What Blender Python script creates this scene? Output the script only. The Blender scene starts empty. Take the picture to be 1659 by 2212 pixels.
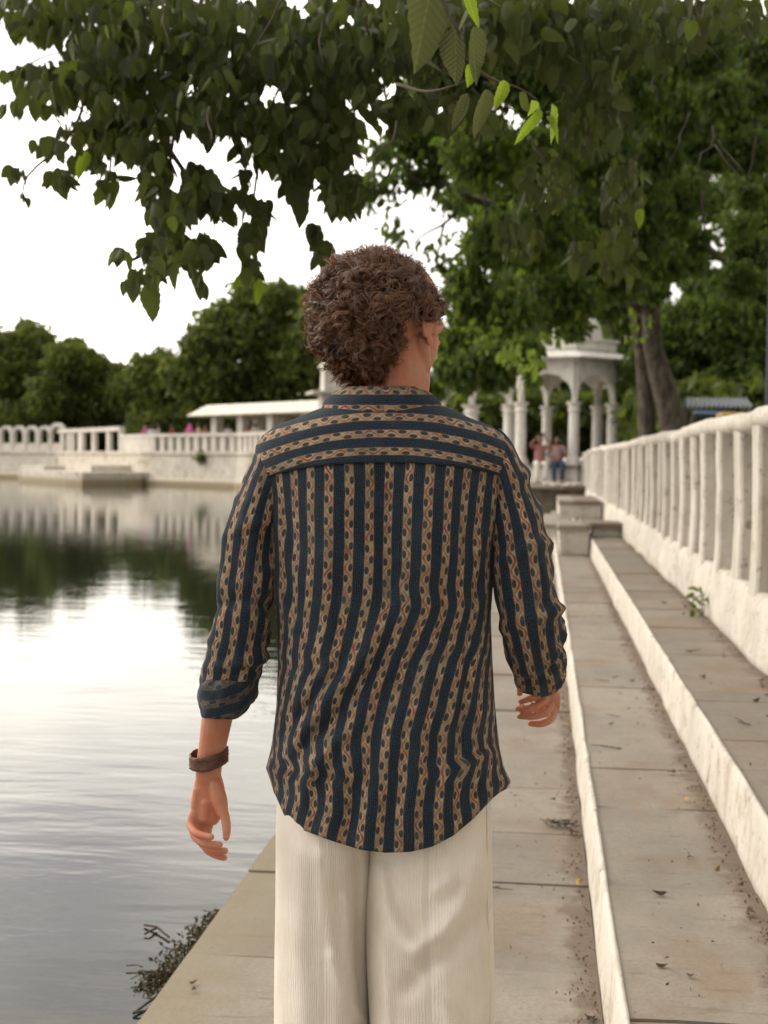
import bpy, math, random
import numpy as np
from mathutils import Vector, Matrix, noise
PI = math.pi
R = math.radians
SC = bpy.context.scene
COL = SC.collection
rng = np.random.default_rng(7)
random.seed(7)

# ---------------------------------------------------------------- camera, sky, sun, exposure
EYE = Vector((0.0, 0.0, 1.45))
YAW, PITCH, ROLL = R(6.75), R(2.2), R(0.6)
FP = 2900.0                                   # focal length in photo-view pixels (frame 1659 x 2212)
camd = bpy.data.cameras.new('camera')
cam = bpy.data.objects.new('camera', camd)
COL.objects.link(cam)
CR = (Matrix.Rotation(YAW, 3, 'Z') @ Matrix.Rotation(PI / 2 - PITCH, 3, 'X') @ Matrix.Rotation(ROLL, 3, 'Z'))
cam.matrix_world = Matrix.Translation(EYE) @ CR.to_4x4()
camd.sensor_fit = 'VERTICAL'
camd.sensor_height = 36.0
camd.lens = FP / 2212.0 * 36.0
camd.clip_start = 0.05
camd.clip_end = 3000.0
camd.dof.use_dof = True
camd.dof.focus_distance = 2.40
camd.dof.aperture_fstop = 5.6
SC.camera = cam

SUN_ELEV, SUN_AZ = R(24), R(-62)              # azimuth measured from the path's direction, negative = to the left
world = bpy.data.worlds.new('World')
SC.world = world
world.use_nodes = True
wn, wl = world.node_tree.nodes, world.node_tree.links
wn.clear()
w_out = wn.new('ShaderNodeOutputWorld')
w_bg = wn.new('ShaderNodeBackground')
w_sky = wn.new('ShaderNodeTexSky')
w_sky.sky_type = 'NISHITA'
w_sky.sun_disc = False
w_sky.sun_elevation = SUN_ELEV
w_sky.sun_rotation = SUN_AZ
w_sky.air_density = 1.0
w_sky.dust_density = 3.0
w_sky.ozone_density = 1.0
w_tc = wn.new('ShaderNodeTexCoord')
w_map = wn.new('ShaderNodeMapping')
w_map.inputs['Scale'].default_value = (1.0, 1.0, 2.6)
w_no = wn.new('ShaderNodeTexNoise')
w_no.inputs['Scale'].default_value = 2.2
w_no.inputs['Detail'].default_value = 5
w_no.inputs['Roughness'].default_value = 0.55
w_cr = wn.new('ShaderNodeValToRGB')
w_cr.color_ramp.elements[0].position = 0.36
w_cr.color_ramp.elements[0].color = (6.4, 6.1, 6.1, 1)
w_cr.color_ramp.elements[1].position = 0.64
w_cr.color_ramp.elements[1].color = (12.5, 11.6, 10.3, 1)
w_mix = wn.new('ShaderNodeMix')
w_mix.data_type = 'RGBA'
w_mix.inputs[0].default_value = 0.88          # overcast: clouds cover most of the clear sky
wl.new(w_tc.outputs['Generated'], w_map.inputs['Vector'])
wl.new(w_map.outputs[0], w_no.inputs['Vector'])
wl.new(w_no.outputs[0], w_cr.inputs[0])
wl.new(w_sky.outputs[0], w_mix.inputs[6])
wl.new(w_cr.outputs[0], w_mix.inputs[7])
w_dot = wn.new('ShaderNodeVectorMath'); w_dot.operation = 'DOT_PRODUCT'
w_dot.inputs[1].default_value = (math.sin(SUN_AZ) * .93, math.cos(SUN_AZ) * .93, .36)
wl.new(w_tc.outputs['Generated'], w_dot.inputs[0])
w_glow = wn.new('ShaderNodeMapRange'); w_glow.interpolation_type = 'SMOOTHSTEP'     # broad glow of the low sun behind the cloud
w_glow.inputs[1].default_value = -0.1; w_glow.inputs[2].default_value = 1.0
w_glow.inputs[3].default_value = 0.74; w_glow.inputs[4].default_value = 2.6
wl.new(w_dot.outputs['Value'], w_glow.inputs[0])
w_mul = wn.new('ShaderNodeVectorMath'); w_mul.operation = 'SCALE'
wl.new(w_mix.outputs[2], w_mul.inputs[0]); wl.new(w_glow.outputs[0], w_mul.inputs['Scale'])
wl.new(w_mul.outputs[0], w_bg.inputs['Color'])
w_bg.inputs['Strength'].default_value = 0.11
wl.new(w_bg.outputs[0], w_out.inputs['Surface'])

sund = bpy.data.lights.new('sun', 'SUN')
sund.energy = 0.8
sund.angle = R(18)
sund.color = (1.0, 0.90, 0.76)
sun = bpy.data.objects.new('sun', sund)
COL.objects.link(sun)
sdir = Vector((math.sin(SUN_AZ) * math.cos(SUN_ELEV), math.cos(SUN_AZ) * math.cos(SUN_ELEV), math.sin(SUN_ELEV)))
sun.rotation_euler = sdir.to_track_quat('Z', 'Y').to_euler()
sun.location = (-20, 20, 30)

SC.view_settings.view_transform = 'Standard'
SC.view_settings.look = 'None'
SC.view_settings.gamma = 1
SC.view_settings.exposure = 0.10
SC.view_settings.use_curve_mapping = False
SC.cycles.max_bounces = 6
SC.cycles.diffuse_bounces = 3
SC.cycles.glossy_bounces = 3
SC.cycles.transparent_max_bounces = 8
SC.cycles.use_denoising = True

def P(px, py, d):
    """The place at depth d (metres along the lens axis) behind a point of the 1659 x 2212 photo view."""
    return EYE + CR @ Vector(((px - 829.5) / FP * d, (1106.0 - py) / FP * d, -d))

def PY(px, py, Y):
    """The place behind a photo point where it crosses the vertical plane at Y metres along the path."""
    v = CR @ Vector(((px - 829.5) / FP, (1106.0 - py) / FP, -1.0))
    return EYE + v * (Y / v.y)

# ---------------------------------------------------------------- node helpers
class NT:
    def __init__(self, name):
        self.m = bpy.data.materials.new(name)
        self.m.use_nodes = True
        self.t = self.m.node_tree
        self.t.nodes.clear()
        self.out = self.t.nodes.new('ShaderNodeOutputMaterial')
    def n(self, typ, **kw):
        nd = self.t.nodes.new(typ)
        for k, v in kw.items():
            setattr(nd, k, v)
        return nd
    def put(self, sock, v):
        if isinstance(v, bpy.types.NodeSocket):
            self.t.links.new(v, sock)
        elif isinstance(v, (int, float)):
            try:
                sock.default_value = v
            except TypeError:
                sock.default_value = (v, v, v)
        else:
            v = tuple(v)
            if sock.type == 'RGBA' and len(v) == 3:
                v = v + (1,)
            sock.default_value = v
    def M(self, op, a, b=None, c=None, clamp=False):
        nd = self.n('ShaderNodeMath', operation=op)
        nd.use_clamp = clamp
        self.put(nd.inputs[0], a)
        if b is not None: self.put(nd.inputs[1], b)
        if c is not None: self.put(nd.inputs[2], c)
        return nd.outputs[0]
    def mix(self, f, a, b, mode='MIX'):
        nd = self.n('ShaderNodeMix', data_type='RGBA', blend_type=mode)
        self.put(nd.inputs[0], f); self.put(nd.inputs[6], a); self.put(nd.inputs[7], b)
        return nd.outputs[2]
    def ramp(self, v, lo, hi, a=0.0, b=1.0):
        nd = self.n('ShaderNodeMapRange', interpolation_type='SMOOTHSTEP')
        self.put(nd.inputs[0], v)
        nd.inputs[1].default_value = lo; nd.inputs[2].default_value = hi
        nd.inputs[3].default_value = a; nd.inputs[4].default_value = b
        return nd.outputs[0]
    def vec(self, kind='pos', scale=(1, 1, 1), loc=(0, 0, 0)):
        if kind == 'pos':
            o = self.n('ShaderNodeNewGeometry').outputs['Position']
        elif kind == 'uv':
            o = self.n('ShaderNodeTexCoord').outputs['UV']
        else:
            o = self.n('ShaderNodeTexCoord').outputs['Object']
        mp = self.n('ShaderNodeMapping')
        mp.inputs['Scale'].default_value = scale
        mp.inputs['Location'].default_value = loc
        self.t.links.new(o, mp.inputs[0])
        return mp.outputs[0]
    def noise(self, v, s, det=4, rough=0.55, dist=0.0):
        nd = self.n('ShaderNodeTexNoise')
        self.put(nd.inputs['Vector'], v)
        nd.inputs['Scale'].default_value = s
        nd.inputs['Detail'].default_value = det
        nd.inputs['Roughness'].default_value = rough
        nd.inputs['Distortion'].default_value = dist
        return nd.outputs[0]
    def bump(self, h, strength=0.4, dist=0.01):
        nd = self.n('ShaderNodeBump')
        nd.inputs['Strength'].default_value = strength
        nd.inputs['Distance'].default_value = dist
        self.put(nd.inputs['Height'], h)
        return nd.outputs[0]
    def pbr(self, col, rough=0.7, spec=0.3, nrm=None, **kw):
        nd = self.n('ShaderNodeBsdfPrincipled')
        self.put(nd.inputs['Base Color'], col)
        self.put(nd.inputs['Roughness'], rough)
        self.put(nd.inputs['Specular IOR Level'], spec)
        if nrm is not None: self.put(nd.inputs['Normal'], nrm)
        for k, v in kw.items():
            self.put(nd.inputs[k.replace('_', ' ')], v)
        return nd.outputs[0]
    def done(self, sh):
        self.t.links.new(sh, self.out.inputs['Surface'])
        return self.m

def m_plain(name, col, rough=0.7, var=0.25, scale=6.0, bump=0.2, metallic=0.0):
    t = NT(name)
    n = t.noise(t.vec(), scale, 5)
    c = t.mix(t.ramp(n, 0.3, 0.7), [x * (1 - var) for x in col], [min(1, x * (1 + var)) for x in col])
    return t.done(t.pbr(c, rough, 0.3, t.bump(t.noise(t.vec(), scale * 6, 3), bump, 0.01), Metallic=metallic))

def m_concrete(name, edge=None, base=(0.275, 0.243, 0.198), water_edge=False):
    """Trodden cement with dust, mottling and brown dirt gathered along the riser at X = edge."""
    t = NT(name)
    p = t.vec()
    big = t.noise(p, 1.1, 5, 0.6)
    mid = t.noise(p, 6.0, 6, 0.62)
    fine = t.noise(p, 70.0, 4, 0.7)
    c = t.mix(t.ramp(big, 0.36, 0.64), [x * 0.70 for x in base], [x * 1.14 for x in base])
    c = t.mix(t.ramp(mid, 0.40, 0.72, 0, 0.55), c, [base[0] * 1.22, base[1] * 1.21, base[2] * 1.18])
    c = t.mix(t.ramp(mid, 0.46, 0.28, 0, 0.7), c, [base[0] * 0.62, base[1] * 0.55, base[2] * 0.45])
    c = t.mix(t.ramp(fine, 0.35, 0.6, 0.5, 0), c, [x * 0.5 for x in base])
    ri = t.n('ShaderNodeObjectInfo').outputs['Random']
    c = t.mix(0.35, c, t.mix(ri, [x * 0.78 for x in base], [x * 1.18 for x in base]))
    # ochre stains
    st = t.noise(t.vec('pos', (1, 0.7, 1), (3.1, 7.7, 0)), 1.9, 6, 0.68)
    c = t.mix(t.ramp(st, 0.47, 0.63, 0, 0.5), c, (0.225, 0.155, 0.090))
    # crosswise dark scuffs
    sc = t.noise(t.vec('pos', (3.0, 16.0, 1), (1, 2, 3)), 1.6, 6, 0.7)
    c = t.mix(t.ramp(sc, 0.54, 0.70, 0, 0.5), c, (0.13, 0.10, 0.075))
    pos = t.n('ShaderNodeSeparateXYZ')
    t.put(pos.inputs[0], t.n('ShaderNodeNewGeometry').outputs['Position'])
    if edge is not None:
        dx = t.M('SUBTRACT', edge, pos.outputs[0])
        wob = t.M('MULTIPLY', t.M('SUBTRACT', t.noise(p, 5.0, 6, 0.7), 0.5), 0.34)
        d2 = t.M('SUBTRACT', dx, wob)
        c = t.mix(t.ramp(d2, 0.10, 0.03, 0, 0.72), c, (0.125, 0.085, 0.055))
    if water_edge:
        c = t.mix(t.ramp(t.M('ADD', pos.outputs[0], t.M('MULTIPLY', mid, 0.4)), -0.45, -0.78, 0, 0.6), c, (0.24, 0.20, 0.115))
    h = t.M('ADD', t.M('MULTIPLY', mid, 1.0), t.M('MULTIPLY', fine, 0.35))
    return t.done(t.pbr(c, t.ramp(big, 0.3, 0.7, 0.62, 0.85), 0.35, t.bump(h, 0.5, 0.012)))

def m_whitewash(name, base=(0.70, 0.66, 0.58), grime=0.35, water=False, lump=0.6):
    t = NT(name)
    p = t.vec()
    big = t.noise(p, 1.6, 5, 0.6)
    streak = t.noise(t.vec('pos', (7, 7, 0.9)), 1.2, 5, 0.65)
    fine = t.noise(p, 30, 5, 0.65)
    c = t.mix(t.ramp(big, 0.3, 0.7), [x * 0.88 for x in base], [min(1, x * 1.07) for x in base])
    c = t.mix(t.ramp(streak, 0.46, 0.70, 0, grime), c, (0.33, 0.27, 0.19))
    c = t.mix(t.ramp(fine, 0.42, 0.26, 0, 0.35), c, (0.40, 0.34, 0.26))
    c = t.mix(t.ramp(t.noise(p, 4.0, 6, 0.7), 0.54, 0.68, 0, grime * 1.2), c, (0.30, 0.25, 0.19))
    chip = t.noise(t.vec('pos', (1, 1, 1), (2, 5, 8)), 11, 6, 0.75)
    c = t.mix(t.ramp(chip, 0.575, 0.64, 0, 0.75), c, (0.21, 0.18, 0.14))
    if water:
        z = t.n('ShaderNodeSeparateXYZ'); t.put(z.inputs[0], t.n('ShaderNodeNewGeometry').outputs['Position'])
        zz = t.M('ADD', z.outputs[2], t.M('MULTIPLY', t.M('SUBTRACT', streak, 0.5), 0.5))
        c = t.mix(t.ramp(zz, 0.40, 0.08, 0, 0.85), c, (0.24, 0.185, 0.085))
        pat = t.noise(t.vec('pos', (0.30, 0.30, 0.55), (4, 9, 1)), 1.4, 6, 0.65)
        c = t.mix(t.ramp(pat, 0.55, 0.66, 0, 0.75), c, (0.29, 0.25, 0.19))
    h = t.M('ADD', t.noise(p, 7, 4, 0.6), t.M('MULTIPLY', fine, 0.3))
    return t.done(t.pbr(c, 0.75, 0.25, t.bump(h, lump, 0.02)))

def m_leaf(name, c1, c2, c3=None, transl=0.45, rough=0.45, veins=False):
    """Leaves; 'tint' (0..1 per leaf) chooses between dark, mid and young green."""
    t = NT(name)
    a = t.n('ShaderNodeAttribute', attribute_name='tint')
    c = t.mix(t.ramp(a.outputs['Fac'], 0.0, 0.85), c1, c2)
    if c3: c = t.mix(t.ramp(a.outputs['Fac'], 0.86, 1.0), c, c3)
    n = t.noise(t.vec(), 40, 3)
    c = t.mix(t.ramp(n, 0.3, 0.7, 0, 0.25), c, [x * 0.55 for x in c1])
    nrm = None
    if veins:      # side veins and midrib, in the leaf's own coordinates
        sp_ = t.n('ShaderNodeSeparateXYZ'); t.put(sp_.inputs[0], t.vec('obj'))
        ax_ = t.M('ABSOLUTE', sp_.outputs[0])
        w_ = t.M('SINE', t.M('MULTIPLY', t.M('ADD', t.M('MULTIPLY', ax_, 0.9), sp_.outputs[2]), 2 * PI * 11))
        c = t.mix(t.ramp(w_, 0.55, 1.0, 0, 0.35), c, [x * 0.5 for x in c1])
        c = t.mix(t.ramp(ax_, 0.022, 0.008, 0, 0.5), c, [min(1, x * 1.5) for x in c2])
        c = t.mix(t.ramp(t.noise(t.vec('obj'), 9, 5, 0.7), 0.5, 0.7, 0, 0.5), c, (0.10, 0.085, 0.04))
        nrm = t.bump(w_, 0.5, 0.01)
    b = t.pbr(c, rough, 0.15, nrm)
    tr = t.n('ShaderNodeBsdfTranslucent')
    t.put(tr.inputs[0], t.mix(0.5, c, [min(1, c2[0] * 2.4), min(1, c2[1] * 2.4), c2[2] * 1.2]))
    mx = t.n('ShaderNodeMixShader'); mx.inputs[0].default_value = transl
    t.t.links.new(b, mx.inputs[1]); t.t.links.new(tr.outputs[0], mx.inputs[2])
    return t.done(mx.outputs[0])

def m_bark(name, col=(0.10, 0.085, 0.065)):
    t = NT(name)
    s = t.noise(t.vec('pos', (5, 5, 1.1)), 3, 6, 0.65)
    c = t.mix(t.ramp(s, 0.35, 0.65), [x * 0.5 for x in col], [x * 1.5 for x in col])
    return t.done(t.pbr(c, 0.9, 0.1, t.bump(s, 0.9, 0.04)))

def m_shirt(name='block_print_cotton', reverse=0.0):
    """Block print: tan bands with dark ovals and a red wave on navy; u, v are metres on the cloth."""
    t = NT(name)
    sep = t.n('ShaderNodeSeparateXYZ')
    uvn = t.vec('uv')
    wobn = t.n('ShaderNodeTexNoise'); t.put(wobn.inputs['Vector'], uvn); wobn.inputs['Scale'].default_value = 60
    t.put(sep.inputs[0], uvn)
    PD, VP = 0.0355, 0.038
    u = t.M('ADD', sep.outputs[0], t.M('MULTIPLY', t.M('SUBTRACT', wobn.outputs[0], 0.5), 0.003))
    v = sep.outputs[1]
    a = t.M('DIVIDE', u, PD)
    idx = t.M('FLOOR', a)
    f = t.M('SUBTRACT', t.M('FRACT', a), 0.5)
    af = t.M('ABSOLUTE', f)
    vv = t.M('ADD', t.M('DIVIDE', v, VP), t.M('MULTIPLY', idx, 0.37))
    band = t.ramp(af, 0.252, 0.222)
    def oval(off, ph):
        x = t.M('DIVIDE', t.M('SUBTRACT', f, off), 0.104)
        y = t.M('DIVIDE', t.M('SUBTRACT', t.M('FRACT', t.M('ADD', vv, ph)), 0.5), 0.185)
        r = t.M('ADD', t.M('MULTIPLY', x, x), t.M('MULTIPLY', y, y))
        return t.ramp(r, 1.35, 0.65)
    dots = t.M('MAXIMUM', oval(-0.105, 0.0), oval(0.105, 0.5))
    ang = t.M('MULTIPLY', t.M('SUBTRACT', vv, 0.25), 2 * PI)
    w1 = t.M('ABSOLUTE', t.M('SUBTRACT', f, t.M('MULTIPLY', t.M('SINE', ang), 0.145)))
    w2 = t.M('ABSOLUTE', t.M('ADD', f, t.M('MULTIPLY', t.M('SINE', t.M('ADD', ang, 0.5)), 0.21)))
    big = t.noise(uvn, 16, 3)
    red = t.mix(t.ramp(big, 0.4, 0.62), (0.30, 0.095, 0.045), (0.22, 0.022, 0.026))
    tan = t.mix(t.ramp(t.noise(uvn, 45, 3), 0.3, 0.7), (0.235, 0.185, 0.105), (0.40, 0.335, 0.21))
    wear = t.ramp(t.noise(uvn, 28, 4, 0.7), 0.36, 0.6, 0.25, 1.0)
    c = t.mix(t.M('MULTIPLY', t.ramp(w2, 0.055, 0.02), 0.55), tan, red)
    c = t.mix(t.M('MULTIPLY', t.ramp(w1, 0.075, 0.03), wear), c, red)
    c = t.mix(t.ramp(af, 0.178, 0.212, 0, 0.75), c, t.mix(wear, (0.085, 0.11, 0.095), (0.20, 0.065, 0.045)))
    c = t.mix(t.M('MULTIPLY', dots, 0.93), c, (0.012, 0.020, 0.030))
    # narrow blue lines between the bands
    ln = t.M('SINE', t.M('MULTIPLY', t.M('SUBTRACT', af, 0.28), 2 * PI / 0.10))
    navy = t.mix(t.ramp(ln, -0.2, 0.9), (0.0050, 0.0095, 0.017), (0.011, 0.034, 0.056))
    navy = t.mix(t.ramp(t.noise(uvn, 22, 4, 0.7), 0.45, 0.68, 0, 0.5), navy, (0.020, 0.036, 0.052))
    c = t.mix(t.ramp(t.noise(uvn, 11, 5, 0.7), 0.48, 0.66, 0, 0.45), c, (0.085, 0.085, 0.065))
    c = t.mix(band, navy, c)
    if reverse: c = t.mix(reverse, c, (0.012, 0.024, 0.036))
    weave = t.n('ShaderNodeTexNoise'); t.put(weave.inputs['Vector'], uvn); weave.inputs['Scale'].default_value = 420
    c = t.mix(t.ramp(weave.outputs[0], 0.4, 0.65, 0, 0.22), c, [0.12, 0.12, 0.12])
    h = t.M('ADD', t.noise(uvn, 900, 2), t.M('MULTIPLY', t.noise(uvn, 55, 4, 0.6), 2.2))
    return t.done(t.pbr(c, 0.9, 0.12, t.bump(h, 0.35, 0.003), Sheen_Weight=0.06, Sheen_Roughness=0.5))

def m_trouser():
    t = NT('cream_crinkle_cotton')
    uvn = t.vec('uv')
    sep = t.n('ShaderNodeSeparateXYZ'); t.put(sep.inputs[0], uvn)
    u = t.M('ADD', sep.outputs[0], t.M('MULTIPLY', t.noise(uvn, 14, 4), 0.012))
    rib = t.M('SINE', t.M('MULTIPLY', u, 2 * PI / 0.0046))
    rib2 = t.M('MULTIPLY', t.ramp(rib, -1, 1), t.ramp(t.noise(t.vec('uv', (40, 5, 1)), 4, 3), 0.3, 0.7, 0.3, 1))
    n = t.noise(uvn, 9, 5)
    c = t.mix(t.ramp(n, 0.3, 0.7), (0.69, 0.625, 0.53), (0.77, 0.71, 0.62))
    c = t.mix(t.M('MULTIPLY', rib2, 0.10), c, (0.42, 0.35, 0.26))
    h = t.M('ADD', rib2, t.M('MULTIPLY', t.noise(uvn, 300, 3), 0.8))
    sh = t.pbr(c, 0.9, 0.1, t.bump(h, 0.4, 0.003), Sheen_Weight=0.2)
    return t.done(sh)

def m_skin(name='skin', base=(0.48, 0.222, 0.138)):
    t = NT(name)
    n = t.noise(t.vec('obj'), 22, 4)
    c = t.mix(t.ramp(n, 0.25, 0.75), (base[0] * .96, base[1] * 1.05, base[2] * 1.03), (base[0] * 1.02, base[1] * 0.74, base[2] * 0.68))
    c = t.mix(t.ramp(t.noise(t.vec('obj'), 160, 4, 0.7), 0.4, 0.7, 0, 0.18), c, (base[0] * 0.55, base[1] * 0.4, base[2] * 0.35))
    h = t.noise(t.vec('obj'), 240, 4, 0.7)
    return t.done(t.pbr(c, 0.52, 0.35, t.bump(h, 0.25, 0.002), Subsurface_Weight=0.12, Subsurface_Scale=0.01, Subsurface_Radius=(1.0, 0.35, 0.2)))

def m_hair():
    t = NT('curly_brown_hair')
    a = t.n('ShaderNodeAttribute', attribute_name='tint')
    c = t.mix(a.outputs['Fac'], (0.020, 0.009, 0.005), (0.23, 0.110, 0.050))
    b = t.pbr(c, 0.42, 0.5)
    tr = t.n('ShaderNodeBsdfTranslucent'); tr.inputs[0].default_value = (0.30, 0.12, 0.045, 1)
    mx = t.n('ShaderNodeMixShader'); mx.inputs[0].default_value = 0.22
    t.t.links.new(b, mx.inputs[1]); t.t.links.new(tr.outputs[0], mx.inputs[2])
    return t.done(mx.outputs[0])

def m_water():
    t = NT('lake_water')
    p = t.vec('pos', (0.45, 1.0, 1))
    sep = t.n('ShaderNodeSeparateXYZ'); t.put(sep.inputs[0], t.n('ShaderNodeNewGeometry').outputs['Position'])
    swell = t.noise(p, 1.1, 3, 0.5, 0.6)
    rip = t.noise(t.vec('pos', (0.8, 2.2, 1), (5, 3, 0)), 2.6, 3, 0.55)
    fine = t.noise(t.vec('pos', (1.2, 2.6, 1)), 9.0, 2, 0.5)
    calm = t.ramp(sep.outputs[1], 3.0, 14.0, 0.45, 1.0)
    far = t.ramp(sep.outputs[1], 3.0, 13.0, 1.1, 0.27)
    long_ = t.noise(t.vec('pos', (0.35, 1.5, 1), (9, 2, 0)), 1.3, 3, 0.6, 0.4)
    h = t.M('ADD', t.M('MULTIPLY', t.M('ADD', swell, t.M('MULTIPLY', long_, 0.7)), 0.8), t.M('MULTIPLY', t.M('ADD', t.M('MULTIPLY', rip, 0.5), t.M('MULTIPLY', fine, 0.10)), calm))
    h = t.M('MULTIPLY', h, far)
    nrm = t.bump(h, 0.30, 0.034)
    lw = t.n('ShaderNodeFresnel'); lw.inputs['IOR'].default_value = 1.34; t.put(lw.inputs['Normal'], nrm)
    gl = t.n('ShaderNodeBsdfGlossy'); gl.inputs['Roughness'].default_value = 0.03; t.put(gl.inputs['Normal'], nrm)
    gl.inputs[0].default_value = (1, 1, 1, 1)
    df = t.n('ShaderNodeBsdfDiffuse'); df.inputs[0].default_value = (0.030, 0.036, 0.020, 1)
    tp = t.n('ShaderNodeBsdfTransparent'); tp.inputs[0].default_value = (0.42, 0.46, 0.34, 1)
    m1 = t.n('ShaderNodeMixShader'); m1.inputs[0].default_value = 0.45
    t.t.links.new(df.outputs[0], m1.inputs[1]); t.t.links.new(tp.outputs[0], m1.inputs[2])
    m2 = t.n('ShaderNodeMixShader')
    t.put(m2.inputs[0], lw.outputs[0])
    t.t.links.new(m1.outputs[0], m2.inputs[1]); t.t.links.new(gl.outputs[0], m2.inputs[2])
    return t.done(m2.outputs[0])

M_PATH = m_concrete('path_cement', 0.178, water_edge=True)
M_STEP1 = m_concrete('lower_step_cement', 0.64)
M_STEP2 = m_concrete('upper_step_cement', 1.107, (0.235, 0.205, 0.165))
M_BED = m_plain('lake_bed_mud', (0.05, 0.055, 0.035))
M_WET = m_plain('wet_submerged_stone', (0.22, 0.19, 0.13), 0.5)
M_WHITE = m_whitewash('whitewash', (0.64, 0.61, 0.55))
M_RISER = m_whitewash('riser_whitewash', (0.58, 0.54, 0.475), 0.5)
M_RAIL = m_whitewash('parapet_whitewash', (0.56, 0.525, 0.465), 0.5, lump=1.0)
M_LAKEWALL = m_whitewash('stained_lake_wall', (0.62, 0.58, 0.50), 0.6, water=True)
M_PANEL = m_whitewash('old_grey_whitewash', (0.46, 0.425, 0.37), 0.5)
M_EARTH = m_plain('trodden_earth', (0.12, 0.10, 0.07), 0.95, 0.3, 1.5)
M_DARKSTONE = m_plain('dark_damp_stone', (0.14, 0.115, 0.085), 0.9, 0.4, 3.0, 0.5)
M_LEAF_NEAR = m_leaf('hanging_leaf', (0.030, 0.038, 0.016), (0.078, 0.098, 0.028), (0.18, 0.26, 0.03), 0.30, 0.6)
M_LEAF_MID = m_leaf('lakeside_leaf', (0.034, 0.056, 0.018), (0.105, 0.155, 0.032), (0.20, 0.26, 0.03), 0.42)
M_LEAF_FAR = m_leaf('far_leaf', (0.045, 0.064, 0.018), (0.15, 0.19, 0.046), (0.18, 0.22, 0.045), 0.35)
M_LEAF_BRIGHT = m_leaf('young_leaf', (0.07, 0.11, 0.022), (0.17, 0.24, 0.035), (0.28, 0.35, 0.04), 0.40)
M_YOUNG = m_leaf('young_veined_leaf', (0.12, 0.19, 0.025), (0.22, 0.31, 0.04), (0.30, 0.37, 0.04), 0.40, veins=True)
M_GAZEBO = m_whitewash('brightened_whitewash', (0.80, 0.775, 0.71), 0.3)  # whitewash colour lightened to make up for the shade on the gazebo's near side
M_BARK = m_bark('bark')
M_TWIG = m_plain('twig_bark', (0.075, 0.06, 0.045), 0.9)
M_SHIRT = m_shirt()
M_CUFF = m_shirt('cotton_reverse_side', 0.72)
M_TROUSER = m_trouser()
M_SKIN = m_skin()
M_HAIR = m_hair()
M_WATER = m_water()
M_LEATHER = m_plain('brown_leather', (0.11, 0.05, 0.032), 0.55, 0.3, 60, 0.3)

# ---------------------------------------------------------------- mesh helpers
def tag(o, label=None, cat=None, group=None, kind=None):
    if label: o['label'] = label
    if cat: o['category'] = cat
    if group: o['group'] = group
    if kind: o['kind'] = kind
    return o

def empty(name, loc=(0, 0, 0), rz=0.0):
    o = bpy.data.objects.new(name, None)
    o.empty_display_size = 0.2
    COL.objects.link(o)
    o.location = loc
    o.rotation_euler = (0, 0, rz)
    return o

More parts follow.
